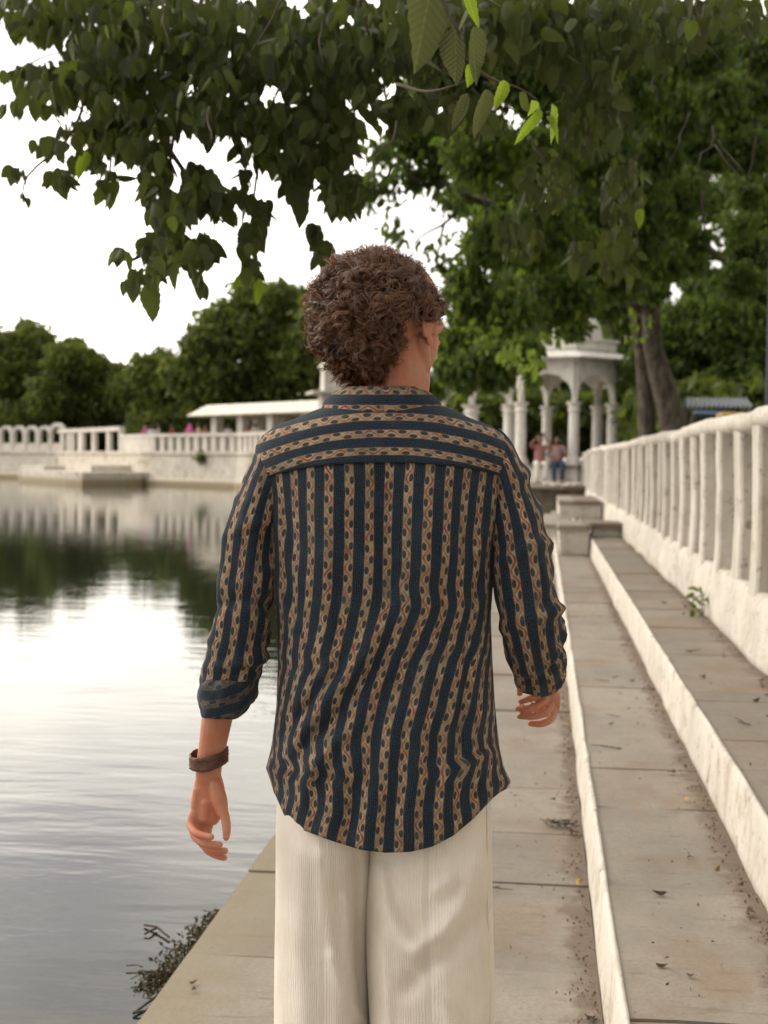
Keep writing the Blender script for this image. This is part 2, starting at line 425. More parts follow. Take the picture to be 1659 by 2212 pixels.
class MB:
    def __init__(self):
        self.v, self.f, self.uv = [], [], []
    def add(self, vs, fs, uvs=None):
        b = len(self.v)
        self.v += [tuple(p) for p in vs]
        self.f += [tuple(i + b for i in f) for f in fs]
        self.uv += list(uvs) if uvs is not None else [(0.0, 0.0)] * len(vs)
        return self
    def box(self, x0, y0, z0, x1, y1, z1, M=None, taper=0.0):
        c = [(x0, y0, z0), (x1, y0, z0), (x1, y1, z0), (x0, y1, z0),
             (x0 + taper, y0 + taper, z1), (x1 - taper, y0 + taper, z1), (x1 - taper, y1 - taper, z1), (x0 + taper, y1 - taper, z1)]
        if M is not None: c = [M @ Vector(p) for p in c]
        return self.add(c, [(0, 3, 2, 1), (4, 5, 6, 7), (0, 1, 5, 4), (1, 2, 6, 5), (2, 3, 7, 6), (3, 0, 4, 7)])
    def rings(self, rings, caps=True, closed=True, uvs=None):
        n = len(rings[0]); vs = [p for r in rings for p in r]; fs = []
        for i in range(len(rings) - 1):
            for j in range(n if closed else n - 1):
                a, b = i * n + j, i * n + (j + 1) % n
                fs.append((a, b, b + n, a + n))
        if caps and closed:
            fs.append(tuple(reversed(range(n))))
            fs.append(tuple(range((len(rings) - 1) * n, len(rings) * n)))
        return self.add(vs, fs, uvs)
    def tube(self, pts, rad, n=8, flat=1.0, up=None, caps=True):
        """Rings along pts; rad is a number or a list (entries may be (a, b) half-widths across and along 'up')."""
        pts = [Vector(p) for p in pts]
        if not isinstance(rad, (list, tuple)): rad = [rad] * len(pts)
        U = Vector(up) if up is not None else None
        rings = []
        prev = None
        for i, p in enumerate(pts):
            tg = (pts[min(i + 1, len(pts) - 1)] - pts[max(i - 1, 0)])
            if tg.length < 1e-9: tg = Vector((0, 0, 1))
            tg.normalize()
            if U is None:
                ref = prev if prev is not None else (Vector((0, 0, 1)) if abs(tg.z) < 0.9 else Vector((1, 0, 0)))
            else:
                ref = U
            b = ref - tg * ref.dot(tg)
            if b.length < 1e-5: b = tg.orthogonal()
            b.normalize(); prev = b
            a = tg.cross(b)
            r = rad[i]
            ra, rb = (r if isinstance(r, (tuple, list)) else (r, r * flat))
            rings.append([p + a * (ra * math.cos(2 * PI * k / n)) + b * (rb * math.sin(2 * PI * k / n)) for k in range(n)])
        return self.rings(rings, caps)
    def ellipsoid(self, c, r, M=None, nu=20, nv=12):
        c = Vector(c); rings = []
        for i in range(1, nv):
            ph = PI * i / nv
            rg = []
            for k in range(nu):
                th = 2 * PI * k / nu
                q = Vector((r[0] * math.sin(ph) * math.cos(th), r[1] * math.sin(ph) * math.sin(th), -r[2] * math.cos(ph)))
                if M is not None: q = M @ q
                rg.append(c + q)
            rings.append(rg)
        return self.rings(rings)
    def build(self, name, mat, parent=None, smooth=False, uv=False, solid=None, displace=None):
        me = bpy.data.meshes.new(name)
        vs = self.v
        if displace: vs = [displace(Vector(p)) for p in vs]
        me.from_pydata(vs, [], self.f)
        if uv:
            lay = me.uv_layers.new(name='UVMap')
            li = np.empty(len(me.loops), dtype=np.int32)
            me.loops.foreach_get('vertex_index', li)
            lay.data.foreach_set('uv', np.array(self.uv, dtype=np.float32)[li].ravel())
        if smooth: me.polygons.foreach_set('use_smooth', [True] * len(me.polygons))
        me.materials.append(mat)
        me.update()
        o = bpy.data.objects.new(name, me)
        COL.objects.link(o)
        if parent is not None: o.parent = parent
        return o

def mesh_np(name, V, F, mat, parent=None, tint=None, smooth=False):
    """V (n,3), F (m,k) uniform faces, tint per vertex."""
    me = bpy.data.meshes.new(name)
    V = np.asarray(V, dtype=np.float32); F = np.asarray(F, dtype=np.int32)
    m, k = F.shape
    me.vertices.add(len(V)); me.vertices.foreach_set('co', V.ravel())
    me.loops.add(m * k); me.loops.foreach_set('vertex_index', F.ravel())
    me.polygons.add(m)
    me.polygons.foreach_set('loop_start', np.arange(0, m * k, k, dtype=np.int32))
    try: me.polygons.foreach_set('loop_total', np.full(m, k, dtype=np.int32))
    except Exception: pass
    me.update(calc_edges=True)
    if smooth: me.polygons.foreach_set('use_smooth', np.ones(m, dtype=bool))
    if tint is not None:
        at = me.attributes.new('tint', 'FLOAT', 'POINT')
        at.data.foreach_set('value', np.asarray(tint, dtype=np.float32))
    me.materials.append(mat)
    o = bpy.data.objects.new(name, me)
    COL.objects.link(o)
    if parent is not None: o.parent = parent
    return o

def leaf_shape(kind):
    """Leaf hanging along -Z from its stalk, blade facing -Y; length 1. Returns verts, quads."""
    if kind == 'big':
        st = [(0.02, 0.01), (0.07, 0.17), (0.16, 0.275), (0.22, 0.262), (0.30, 0.325), (0.38, 0.296), (0.46, 0.315), (0.55, 0.265), (0.63, 0.262), (0.72, 0.19), (0.80, 0.165), (0.89, 0.085), (1.0, 0.004)]
    elif kind == 'mid':
        st = [(0.0, 0.01), (0.18, 0.24), (0.45, 0.30), (0.75, 0.17), (1.0, 0.01)]
    else:
        st = [(0.0, 0.03), (0.45, 0.30), (1.0, 0.02)]
    V, F = [], []
    for s, w in st:
        cup = w * 0.42
        y = 0.10 * math.sin(s * 2.2)
        V += [(-w, y - cup, -s), (0, y, -s), (w, y - cup, -s)]
    for i in range(len(st) - 1):
        a = 3 * i
        F += [(a, a + 1, a + 4, a + 3), (a + 1, a + 2, a + 5, a + 4)]
    return np.array(V), np.array(F)

LEAFS = {k: leaf_shape(k) for k in ('big', 'mid', 'small')}

def rand_rot(n, droop=0.55, r=rng):
    """Random rotation matrices: spin about Z, then lean away from straight hanging (droop: radians, normal)."""
    th = r.uniform(0, 2 * PI, n); lean = np.abs(r.normal(0, droop, n)); tw = r.uniform(0, 2 * PI, n)
    def Rz(a):
        c, s = np.cos(a), np.sin(a); z = np.zeros_like(a); o = np.ones_like(a)
        return np.stack([np.stack([c, -s, z], -1), np.stack([s, c, z], -1), np.stack([z, z, o], -1)], 1)
    def Rx(a):
        c, s = np.cos(a), np.sin(a); z = np.zeros_like(a); o = np.ones_like(a)
        return np.stack([np.stack([o, z, z], -1), np.stack([z, c, -s], -1), np.stack([z, s, c], -1)], 1)
    return Rz(th) @ Rx(lean) @ Rz(tw)

def leaves_np(pos, size, kind, droop, tint):
    LV, LF = LEAFS[kind]
    n = len(pos)
    Rm = rand_rot(n, droop)
    wv = rng.uniform(0.8, 1.15, (n, 1))
    B = LV[None] * size[:, None, None]
    B = B * np.stack([wv[:, 0], np.ones(n), np.ones(n)], -1)[:, None, :]
    V = np.einsum('nij,nkj->nki', Rm, B) + pos[:, None, :]
    F = (LF[None] + (np.arange(n) * len(LV))[:, None, None]).reshape(-1, 4)
    return V.reshape(-1, 3), F, np.repeat(tint, len(LV))

def in_balls(centres, n, shell=0.35):
    """n points in the outer part of the balls (x, y, z, r[, squash]), shares by area."""
    C = np.array([c[:4] for c in centres], dtype=float)
    sq = np.array([c[4] if len(c) > 4 else 0.85 for c in centres])
    w = C[:, 3] ** 2; w /= w.sum()
    k = rng.choice(len(C), n, p=w)
    d = rng.normal(0, 1, (n, 3)); d /= np.linalg.norm(d, axis=1)[:, None]
    r = C[k, 3] * (1 - shell * rng.random(n) ** 1.3)
    q = d * r[:, None]
    # uneven outline: push in and out with a lumpy field
    lump = 1 + 0.16 * np.sin(d[:, 0] * 7 + k) * np.cos(d[:, 1] * 6 + 2 * k) + 0.10 * np.sin(d[:, 2] * 11 + 3 * k)
    q *= lump[:, None]
    q[:, 2] *= sq[k]
    return C[k, :3] + q, k
# ---------------------------------------------------------------- the setting: water, bed, banks, path and steps
WZ = -0.05
PATH_L, PATH_R = -1.015, 0.178
END_Y = 36.0

def _xy(px, d):
    q = P(px, 1000, d); return (q.x, q.y)
LWP = [_xy(520, 70.5), _xy(314, 77), _xy(205, 85), _xy(130, 91), _xy(0, 95), _xy(-140, 99)]
# bank outline: lake side
BANK = [(1.32, -40, .70), (1.32, 40.5, .70), (-1.5, 45.5, 1.3)] + [(x, y, 1.6) for x, y in LWP] + [(-120, 120, 1.6), (-150, 90, 1.6), (-150, -60, 1.6), (-20, -70, .7), (1.32, -70, .7)]
m = MB()
nb = len(BANK)
inner = [(x, y, z) for x, y, z in BANK]
outer = []
for x, y, z in BANK:
    dx, dy = x + 40, y - 20
    L = math.hypot(dx, dy)
    outer.append((dx / L * 1500, dy / L * 1500, z))
m.add([(x, y, -1.6) for x, y, z in BANK] + inner + outer,
      [(i, (i + 1) % nb, (i + 1) % nb + nb, i + nb) for i in range(nb)] +
      [(i + nb, (i + 1) % nb + nb, (i + 1) % nb + 2 * nb, i + 2 * nb) for i in range(nb)])
tag(m.build('ground', M_EARTH), kind='structure')

m = MB(); m.add([(x, y, -1.5) for x, y, z in BANK], [tuple(range(nb))])
tag(m.build('lake_bed', M_BED), kind='structure')
m = MB(); m.add([(x - 0.0 if x > 0 else x, y, WZ) for x, y, z in BANK], [tuple(range(nb))])
tag(m.build('water', M_WATER), kind='structure')
m = MB(); m.box(-1.42, -6, -1.5, PATH_L - .003, END_Y, -0.17)
tag(m.build('submerged_step', M_WET), kind='structure')

def slab_row(parent, x0, x1, z, joints, mat, thick=0.10):
    """Separate cement slabs lying between crosswise joints; each its own piece."""
    for a, b in zip(joints[:-1], joints[1:]):
        L = b - a
        nx, ny = 4, max(2, int(L / 0.3))
        r = random.random
        mb = MB()
        g = 0.005
        dz = (r() - .5) * .008; tx = (r() - .5) * .008; ty = (r() - .5) * .006
        top, = [[]]
        for j in range(ny + 1):
            for i in range(nx + 1):
                x = x0 + (x1 - x0) * i / nx; y = a + g + (L - 2 * g) * j / ny
                e = 0.004 if (i in (0, nx) or j in (0, ny)) else 0
                yy = y + (noise.noise(Vector((x * 4, a * 3, 1))) * .012 if j in (0, ny) else 0)
                top.append((x, yy, z + dz + tx * (i / nx - .5) + ty * (j / ny - .5) - e + noise.noise(Vector((x * 3, y * 3, z))) * .003))
        fs = [(j * (nx + 1) + i, j * (nx + 1) + i + 1, (j + 1) * (nx + 1) + i + 1, (j + 1) * (nx + 1) + i) for j in range(ny) for i in range(nx)]
        k = len(top)
        cs = [0, nx, (ny + 1) * (nx + 1) - 1, ny * (nx + 1)]
        bot = [(top[c][0], top[c][1], z - thick) for c in cs]
        bord = [list(range(0, nx + 1)), [j * (nx + 1) + nx for j in range(ny + 1)], [ny * (nx + 1) + i for i in range(nx, -1, -1)], [j * (nx + 1) for j in range(ny, -1, -1)]]
        for s in range(4):
            fs.append(tuple(reversed(bord[s])) + (k + s, k + (s + 1) % 4))
        mb.add(top + bot, fs)
        mb.build('slab', mat, parent)

def joints_from(known, start, end, lo, hi):
    js = [start]
    while js[-1] < end:
        n = js[-1] + random.uniform(lo, hi)
        for k in known:
            if abs(k - n) < 0.35 and k > js[-1] + .2: n = k
        js.append(min(n, end))
    return js

def riser(x0, x1, z0, z1, y0, y1, parent, name='riser', wob=0.012):
    """A lumpy whitewashed face between two levels, from (x0, z0) to (x1, z1), with a rounded top edge."""
    mb = MB(); n = int((y1 - y0) / 0.16); rings = []
    for j in range(n + 1):
        y = y0 + (y1 - y0) * j / n
        a = noise.noise(Vector((y * 1.7, z0 * 9, 0))) * wob + noise.noise(Vector((y * 6, z0 * 9, 3))) * wob * .5
        b = noise.noise(Vector((y * 2.1, z0 * 9, 5))) * wob * .8
        c = noise.noise(Vector((y * 4.1, z0 * 9, 9))) * wob * .6
        rings.append([(x0 + a * .6, y, z0 - .05), (x0 + a, y, z0 + .02), (x0 * .5 + x1 * .5 + c, y, (z0 + z1) / 2), (x1 - .006 + b, y, z1 - .012), (x1 + .001 + b, y, z1 + .002 + c * .2),
                      (x1 + .012 + a * .7, y, z1 + .004 + c * .2), (x1 + .022 + a * .6, y, z1 - .06), (x1 + .022, y, z0 - .05)])
    mb.rings(rings)
    return mb.build(name, M_RISER, parent, smooth=True)

path = MB().box(PATH_L + .01, -6, -1.55, PATH_R + .02, END_Y + 4, -0.014).build('path', M_DARKSTONE); tag(path, kind='structure')
PX = lambda y: 1.45 * FP / (y - 998)
pj = joints_from([PX(1992), PX(2105), PX(1700), PX(1800)], -3.0, END_Y, .55, 1.15)
slab_row(path, PATH_L, PATH_R - .003, 0.0, pj, M_PATH, 0.14)
s1 = MB().box(.222, -6, -1.5, .66, END_Y - 1, .187).build('lower_step', M_DARKSTONE); tag(s1, kind='structure')
riser(.178, .196, .0, .20, -4, END_Y - 4, s1)
Q1 = lambda y: 1.25 * FP / (y - 998)
sj = joints_from([Q1(v) for v in (2025, 1735, 1653, 1600, 1539, 1478, 1400)], -3.0, END_Y - 1, .45, 1.1)
slab_row(s1, .206, .642, .20, sj, M_STEP1)
s2 = MB().box(.682, -6, -1.5, 1.15, END_Y - 1, .407).build('upper_step', M_DARKSTONE); tag(s2, kind='structure')
riser(.642, .658, .20, .42, -4, END_Y - 6, s2)
sk = joints_from([5.1, 6.3, 7.4], -3.0, END_Y - 1, .5, 1.3)
slab_row(s2, .670, 1.115, .42, sk, M_STEP2)

# ---------------------------------------------------------------- the near parapet beside the steps
par = tag(empty('parapet', (1.15, 3, .42)), 'long whitewashed parapet of thick upright ribs under a wavy rounded rail, running beside the steps', 'parapet')
par.location = (0, 0, 0)
PY0, PY1 = -2.0, 39.0
mb = MB(); n = int((PY1 - PY0) / .14); rings = []
for j in range(n + 1):
    y = PY0 + (PY1 - PY0) * j / n
    w = lambda k, f, s: noise.noise(Vector((y * f, k * 7.3, 0))) * s
    rings.append([(1.107 + w(1, 1.3, .02), y, .36), (1.105 + w(2, 1.1, .035), y, .45), (1.108 + w(3, 2.0, .045), y, .56), (1.128 + w(4, 1.6, .035), y, .69),
                  (1.142 + w(5, 2.2, .014), y, .752), (1.158 + w(5, 2.2, .014), y, .766), (1.27, y, .762), (1.34, y, .755), (1.34, y, .36)])
mb.rings(rings)
mb.build('base_wall', M_RAIL, par, smooth=True)
mb = MB(); n = int((PY1 - PY0) / .16); rings = []
for j in range(n + 1):
    y = PY0 + (PY1 - PY0) * j / n
    dz = noise.noise(Vector((y * .45, 2, 0))) * .035 + noise.noise(Vector((y * 1.7, 8, 0))) * .016 + noise.noise(Vector((y * 5, 3, 0))) * .008 + (0.03 * math.exp(-((y - 31) / 5) ** 2))
    if y > 36.0: dz -= .03 * (y - 36)
    dx = noise.noise(Vector((y * .9, 5, 2))) * .015
    rings.append([(1.225 + dx + .105 * math.copysign(abs(math.cos(t)) ** .7, math.cos(t)), y, 1.70 + dz + .062 * math.copysign(abs(math.sin(t)) ** .8, math.sin(t))) for t in [2 * PI * k / 14 for k in range(14)]])
mb.rings(rings)
mb.build('rail', M_RAIL, par, smooth=True)
src = None
ys = 1.12
kk = 0
while ys < 38.3:
    if kk % 4 == 0:
        mb = MB(); rings = []
        for i in range(13):
            z = .74 + i / 12 * .93
            f = 1.0 + (.10 * (i / 12) ** 6) + .12 * (1 - i / 12) ** 5
            jx = noise.noise(Vector((kk * 3.1, z * 3, 0))) * .012; jy = noise.noise(Vector((kk * 5.1, z * 3, 4))) * .014
            a, b, c = .088 * f, .105 * f, .016
            rings.append([(jx - a + c, jy - b, z), (jx + a - c, jy - b, z), (jx + a, jy - b + c, z), (jx + a, jy + b - c, z), (jx + a - c, jy + b, z), (jx - a + c, jy + b, z), (jx - a, jy + b - c, z), (jx - a, jy - b + c, z)])
        mb.rings(rings)
        o = mb.build('baluster', M_RAIL if kk % 8 else M_RAIL, par, smooth=False); src = src or []
        src.append(o)
    else:
        o = random.choice(src).copy(); COL.objects.link(o); o.parent = par
    o.location = (1.232, ys, 0); o.rotation_euler = (0, random.uniform(-.012, .012), random.uniform(-.05, .05))
    ys += .795 + random.uniform(-.03, .03); kk += 1
# grey infill slabs set back between the ribs
ys2 = 1.12 + .3975
fill = None
while ys2 < 38.0:
    if fill is None:
        fill = MB().box(-.02, -.30, .755, .02, .30, 1.66).build('infill_panel', M_PANEL, par); o = fill
    else:
        o = fill.copy(); COL.objects.link(o); o.parent = par
    o.location = (1.298, ys2, 0)
    ys2 += .795
mb = MB(); mb.box(1.10, 38.3, .36, 1.36, 38.9, 1.74)
mb.build('end_pier', M_RAIL, par)

# ---------------------------------------------------------------- masonry blocks across the steps
def block(name, x0, x1, y0, y1, z0, z1, label, over=.05, left=True):
    t = tag(empty(name, ((x0 + x1) / 2, (y0 + y1) / 2, z0)), label, 'bench')
    cx, cy = t.location.x, t.location.y
    h = z1 - z0
    def disp(p):
        return p + Vector((noise.noise(p * 2.2) * .02, noise.noise(p * 2.0 + Vector((5, 0, 0))) * .02, 0))
    mb = MB(); nseg = 6
    xs = [x0 - cx + (x1 - x0) * i / nseg for i in range(nseg + 1)]
    mb.box(x0 - cx, y0 - cy, 0, x1 - cx, y1 - cy, h - .07)
    mb.build('block', M_RISER, t, displace=disp)
    mb = MB(); mb.box(x0 - cx - over * .4, y0 - cy - over, h - .068, x1 - cx + over * .3, y1 - cy + over, h, taper=.008)
    mb.build('seat_slab', M_STEP1, t)
    return t
block('step_bench', .225, .63, 18.3, 19.9, .201, .60, 'whitewashed masonry block with a grey slab top standing across the two steps')
b2 = block('step_bench', .70, 1.09, 18.9, 19.8, .422, .605, 'short white stub with a grey slab tucked against the parapet behind the first block')
block('step_bench', .30, 1.06, 25.0, 29.0, .425, .74, 'farther raised grey block across the steps, its left face white', .03)
block('step_bench', .02, .26, 22.5, 27.0, .005, .42, 'low pale block at the edge of the path, left of the other blocks', .03)

# ---------------------------------------------------------------- gazebo platform
plat = tag(empty('platform', (0, 0, 0)), 'dark damp stone platform with a pale paved top at the end of the path', 'platform')
mb = MB(); mb.box(-3.0, END_Y + .3, -1.55, 1.30, 46.5, .72)
mb.build('retaining_wall', M_DARKSTONE, plat)
mb = MB(); n = 24; rings = []
for i in range(n + 1):
    x = -3.05 + 4.42 * i / n
    a = noise.noise(Vector((x * 1.1, 0, 3))) * .05
    rings.append([(x, END_Y + .16 + a, .724), (x, END_Y + .14 + a, .80 + a * .3), (x, 46.6, .83), (x, 46.6, .724)])
mb.rings(rings)
mb.build('coping', M_STEP1, plat)
for i in range(9):
    mb = MB(); x = 0.15 + i * .14 + random.uniform(-.03, .03); s = random.uniform(.07, .15)
    mb.ellipsoid((0, 0, s * .5), (s, s * .8, s * .62), nu=8, nv=6)
    o = mb.build('loose_stone', M_WHITE, None, displace=lambda p: p * (1 + .25 * noise.noise(p * 9 + Vector((i, 0, 0)))))
    o.location = (x, END_Y + .45 + random.uniform(0, .5), .80)
    tag(o, 'loose pale stone lying in the row along the edge of the dark platform', 'stone', 'loose stones on the platform edge')

# ---------------------------------------------------------------- arches
def arch_panel(mb, p0, p1, z0, z1, rise, thick, cusps=0, n=20, margin=0.0):
    """A wall slice between two points whose underside is an arch springing at z0; top at z1."""
    p0, p1 = Vector(p0), Vector(p1); d = (p1 - p0); L = d.length; d.normalize()
    nrm = Vector((-d.y, d.x, 0)) * thick / 2
    rings = []
    for i in range(n + 1):
        s = i / n; q = p0 + d * (L * s)
        t = abs(2 * s - 1)
        base = math.sqrt(max(0, 1 - t ** 2.1)) if t < 1 else 0
        z = z0 + rise * base
        if cusps: z -= .035 * abs(math.cos(PI * cusps * s)) ** .6 * (1 if 0 < i < n else 0) * (rise > .2)
        rings.append([tuple(q + nrm) [:2] + (z,), tuple(q - nrm)[:2] + (z,), tuple(q - nrm)[:2] + (z1,), tuple(q + nrm)[:2] + (z1,)])
    mb.rings(rings)

def column_mb(r, h, sides=12):
    mb = MB(); rings = []
    prof = [(1.55, 0), (1.55, .10), (1.25, .13), (1.30, .20), (1.0, .26), (1.0, h * .5), (.94, h - .30), (1.15, h - .27), (1.15, h - .22), (.95, h - .20), (1.05, h - .12), (1.45, h - .03), (1.5, h)]
    for f, z in prof:
        rings.append([(r * f * math.cos(2 * PI * k / sides), r * f * math.sin(2 * PI * k / sides), z) for k in range(sides)])
    mb.rings(rings)
    return mb

def gazebo(loc, rot, Rr, floor_z, spring, top, label, n=6, dome=True, colr=.165):
    g = tag(empty('gazebo', loc, rot), label, 'gazebo')
    V = [Vector((Rr * math.cos(2 * PI * k / n), Rr * math.sin(2 * PI * k / n), 0)) for k in range(n)]
    def prism(r0, z0, r1, z1, mb):
        mb.rings([[(r0 * math.cos(2 * PI * k / n), r0 * math.sin(2 * PI * k / n), z0) for k in range(n)],
                  [(r1 * math.cos(2 * PI * k / n), r1 * math.sin(2 * PI * k / n), z1) for k in range(n)]])
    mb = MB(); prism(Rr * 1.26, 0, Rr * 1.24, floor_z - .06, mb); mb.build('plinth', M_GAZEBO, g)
    mb = MB(); prism(Rr * 1.30, floor_z - .057, Rr * 1.29, floor_z, mb); mb.build('floor_slab', M_STEP1, g)
    c0 = None
    for v in V:
        if c0 is None:
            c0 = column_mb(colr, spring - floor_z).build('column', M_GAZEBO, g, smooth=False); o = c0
        else:
            o = c0.copy(); COL.objects.link(o); o.parent = g
        o.location = (v.x, v.y, floor_z)
    for k in range(n):
        mb = MB(); a, b = V[k], V[(k + 1) % n]
        arch_panel(mb, a, b, spring + .003, top, (top - spring) * .62, .20, cusps=5)
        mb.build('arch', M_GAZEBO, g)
    # deep sloping eave
    mb = MB()
    R0, R1 = Rr * .98, Rr * 1.42
    def ring(r, z): return [(r * math.cos(2 * PI * k / n), r * math.sin(2 * PI * k / n), z) for k in range(n)]
    mb.rings([ring(R0, top - .002 + .02), ring(R1, top - .12), ring(R1 * 1.005, top - .07), ring(R0 * 1.02, top + .17)], caps=True)
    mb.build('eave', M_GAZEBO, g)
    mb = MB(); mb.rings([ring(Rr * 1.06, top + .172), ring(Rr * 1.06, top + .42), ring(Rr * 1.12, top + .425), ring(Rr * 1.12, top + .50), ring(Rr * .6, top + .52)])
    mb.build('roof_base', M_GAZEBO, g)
    if dome:
        mb = MB(); rings = []
        for s in range(12):
            t = s / 11
            r = Rr * .74 * (math.cos(t * PI / 2) ** .75 + .0) + .05
            z = top + .52 + 1.05 * math.sin(t * PI / 2) ** 1.15
            rings.append([(r * (1 + .035 * math.cos(8 * a)) * math.cos(a), r * (1 + .035 * math.cos(8 * a)) * math.sin(a), z) for a in [2 * PI * k / 32 for k in range(32)]])
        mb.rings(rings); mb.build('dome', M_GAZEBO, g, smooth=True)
        zt = top + 1.56
        mb = MB(); rings = []
        for r, z in [(.30, 0), (.34, .05), (.12, .10), (.10, .18), (.20, .28), (.20, .34), (.07, .44), (.05, .56), (.09, .62), (.02, .78)]:
            rings.append([(r * math.cos(2 * PI * k / 10), r * math.sin(2 * PI * k / 10), zt + z) for k in range(10)])
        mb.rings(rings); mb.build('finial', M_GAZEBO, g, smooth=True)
    return g

gc = P(1208, 1000, 41.0)
GZ = gazebo((gc.x, gc.y, .835), R(-16), 1.62, 1.355 - .835, 3.22 - .835, 4.60 - .835, 'white domed gazebo with slim columns and scalloped arches at the end of the path', 6)
g2c = P(985, 1000, 46.0)
g2 = gazebo((g2c.x, g2c.y, 1.15), YAW + R(12), 1.9, .35, 2.15, 3.35, 'second white gazebo, mostly hidden behind the walking man, one thick column showing', 4, dome=False, colr=.24)

# ---------------------------------------------------------------- the far lake wall and its railings
LW = [(-1.5, 45.5)] + LWP + [(-120, 120)]
wall = tag(empty('lake_wall'), 'stained whitewashed embankment wall rising from the water across the lake', 'wall')
WT = 1.84
mb = MB(); rings = []
pts = []
for (a, b) in zip(LW[:-1], LW[1:]):
    n = int(math.hypot(b[0] - a[0], b[1] - a[1]) / 1.2)
    for i in range(n): pts.append((a[0] + (b[0] - a[0]) * i / n, a[1] + (b[1] - a[1]) * i / n))
pts.append(LW[-1])
def off(i, d):
    a = pts[max(0, i - 1)]; b = pts[min(len(pts) - 1, i + 1)]
    dx, dy = b[0] - a[0], b[1] - a[1]; L = math.hypot(dx, dy)
    return (pts[i][0] - dy / L * d, pts[i][1] + dx / L * d)   # d > 0 towards the lake
for i in range(len(pts)):
    w = noise.noise(Vector((pts[i][0] * .3, pts[i][1] * .3, 0))) * .12
    f = lambda d, z: off(i, d + w) + (z,)
    rings.append([f(.45, -1.6), f(.40, .18), f(.26, .34), f(.20, 1.60), f(.30, 1.66), f(.30, WT), f(-.5, WT + .004), f(-.5, -1.6)])
mb.rings(rings)
mb.build('embankment', M_LAKEWALL, wall)

def along(x_from, x_to, Yd_from, Yd_to, n):
    pass
def wall_point(px):
    """Where the far wall's line crosses the photo column px."""
    v = CR @ Vector(((px - 829.5) / FP, 0, -1.0)); dx, dy = v.x, v.y
    for a, b in zip(LW[:-1], LW[1:]):
        ex, ey = b[0] - a[0], b[1] - a[1]
        den = dx * ey - dy * ex
        if abs(den) < 1e-9: continue
        t = (a[0] * ey - a[1] * ex) / den
        s = (a[0] * dy - a[1] * dx) / den
        if 0 <= s <= 1 and t > 0: return Vector((dx * t, dy * t, WT)), math.atan2(ey, ex)
    return None

# baluster railing (right part)
A, _ = wall_point(700); B, _ = wall_point(352)
rail = tag(empty('balustrade'), 'white balustrade of evenly spaced square balusters on the far lake wall', 'balustrade')
def polyline(px0, px1, step):
    out = []; px = px0; sgn = 1 if px1 > px0 else -1
    last = None
    while (px - px1) * sgn < 0:
        w = wall_point(px)
        if w and (last is None or (w[0] - last).length >= step): out.append(w); last = w[0]
        px += sgn * .5
    return out
bp = polyline(352, 760, .80)
b0 = None
for q, ang in bp:
    if b0 is None:
        b0 = MB().box(-.20, -.10, 0, .20, .10, .80).build('baluster', M_WHITE, rail); o = b0
    else:
        o = b0.copy(); COL.objects.link(o); o.parent = rail
    o.location = q; o.rotation_euler = (0, 0, ang)
mb = MB(); rings = []
for q, ang in polyline(262, 760, .8):
    nx, ny = -math.sin(ang), math.cos(ang)
    rings.append([(q.x + nx * s, q.y + ny * s, q.z + z) for s, z in ((-.16, .80), (-.16, .98), (.16, .98), (.16, .80))])
mb.rings(rings); mb.build('rail', M_WHITE, rail)
mb = MB(); rings = []
for q, ang in polyline(266, 352, .8):
    nx, ny = -math.sin(ang), math.cos(ang)
    rings.append([(q.x + nx * s, q.y + ny * s, q.z + z) for s, z in ((-.10, .0), (-.10, .80), (.10, .80), (.10, .0))])
mb.rings(rings); mb.build('solid_panel', M_WHITE, rail)

# open railing with squarish openings (middle part)
rl = tag(empty('open_railing'), 'white open railing with a few wide square openings, between the arched railing and the balustrade', 'railing')
for px, wd in ((136, .5), (155, 0.0), (176, .9), (204, .5), (233, .0), (236, .5), (262, .4)):
    if wd == 0: continue
    q, ang = wall_point(px)
    MB().box(-wd / 2, -.12, 0, wd / 2, .12, 1.22).build('post', M_WHITE, rl).location = q
    rl.children[-1].rotation_euler = (0, 0, ang)
q, ang = wall_point(158)
o = MB().box(-.75, .10, 0, .75, .2, 1.15).build('infill', M_PANEL, rl); o.location = q; o.rotation_euler = (0, 0, ang)
mb = MB(); rings = []
for q, ang in polyline(128, 276, 1.0):
    nx, ny = -math.sin(ang), math.cos(ang)
    rings.append([(q.x + nx * s, q.y + ny * s, q.z + z) for s, z in ((-.18, 1.22), (-.18, 1.48), (.18, 1.48), (.18, 1.22))])
mb.rings(rings); mb.build('rail', M_WHITE, rl)

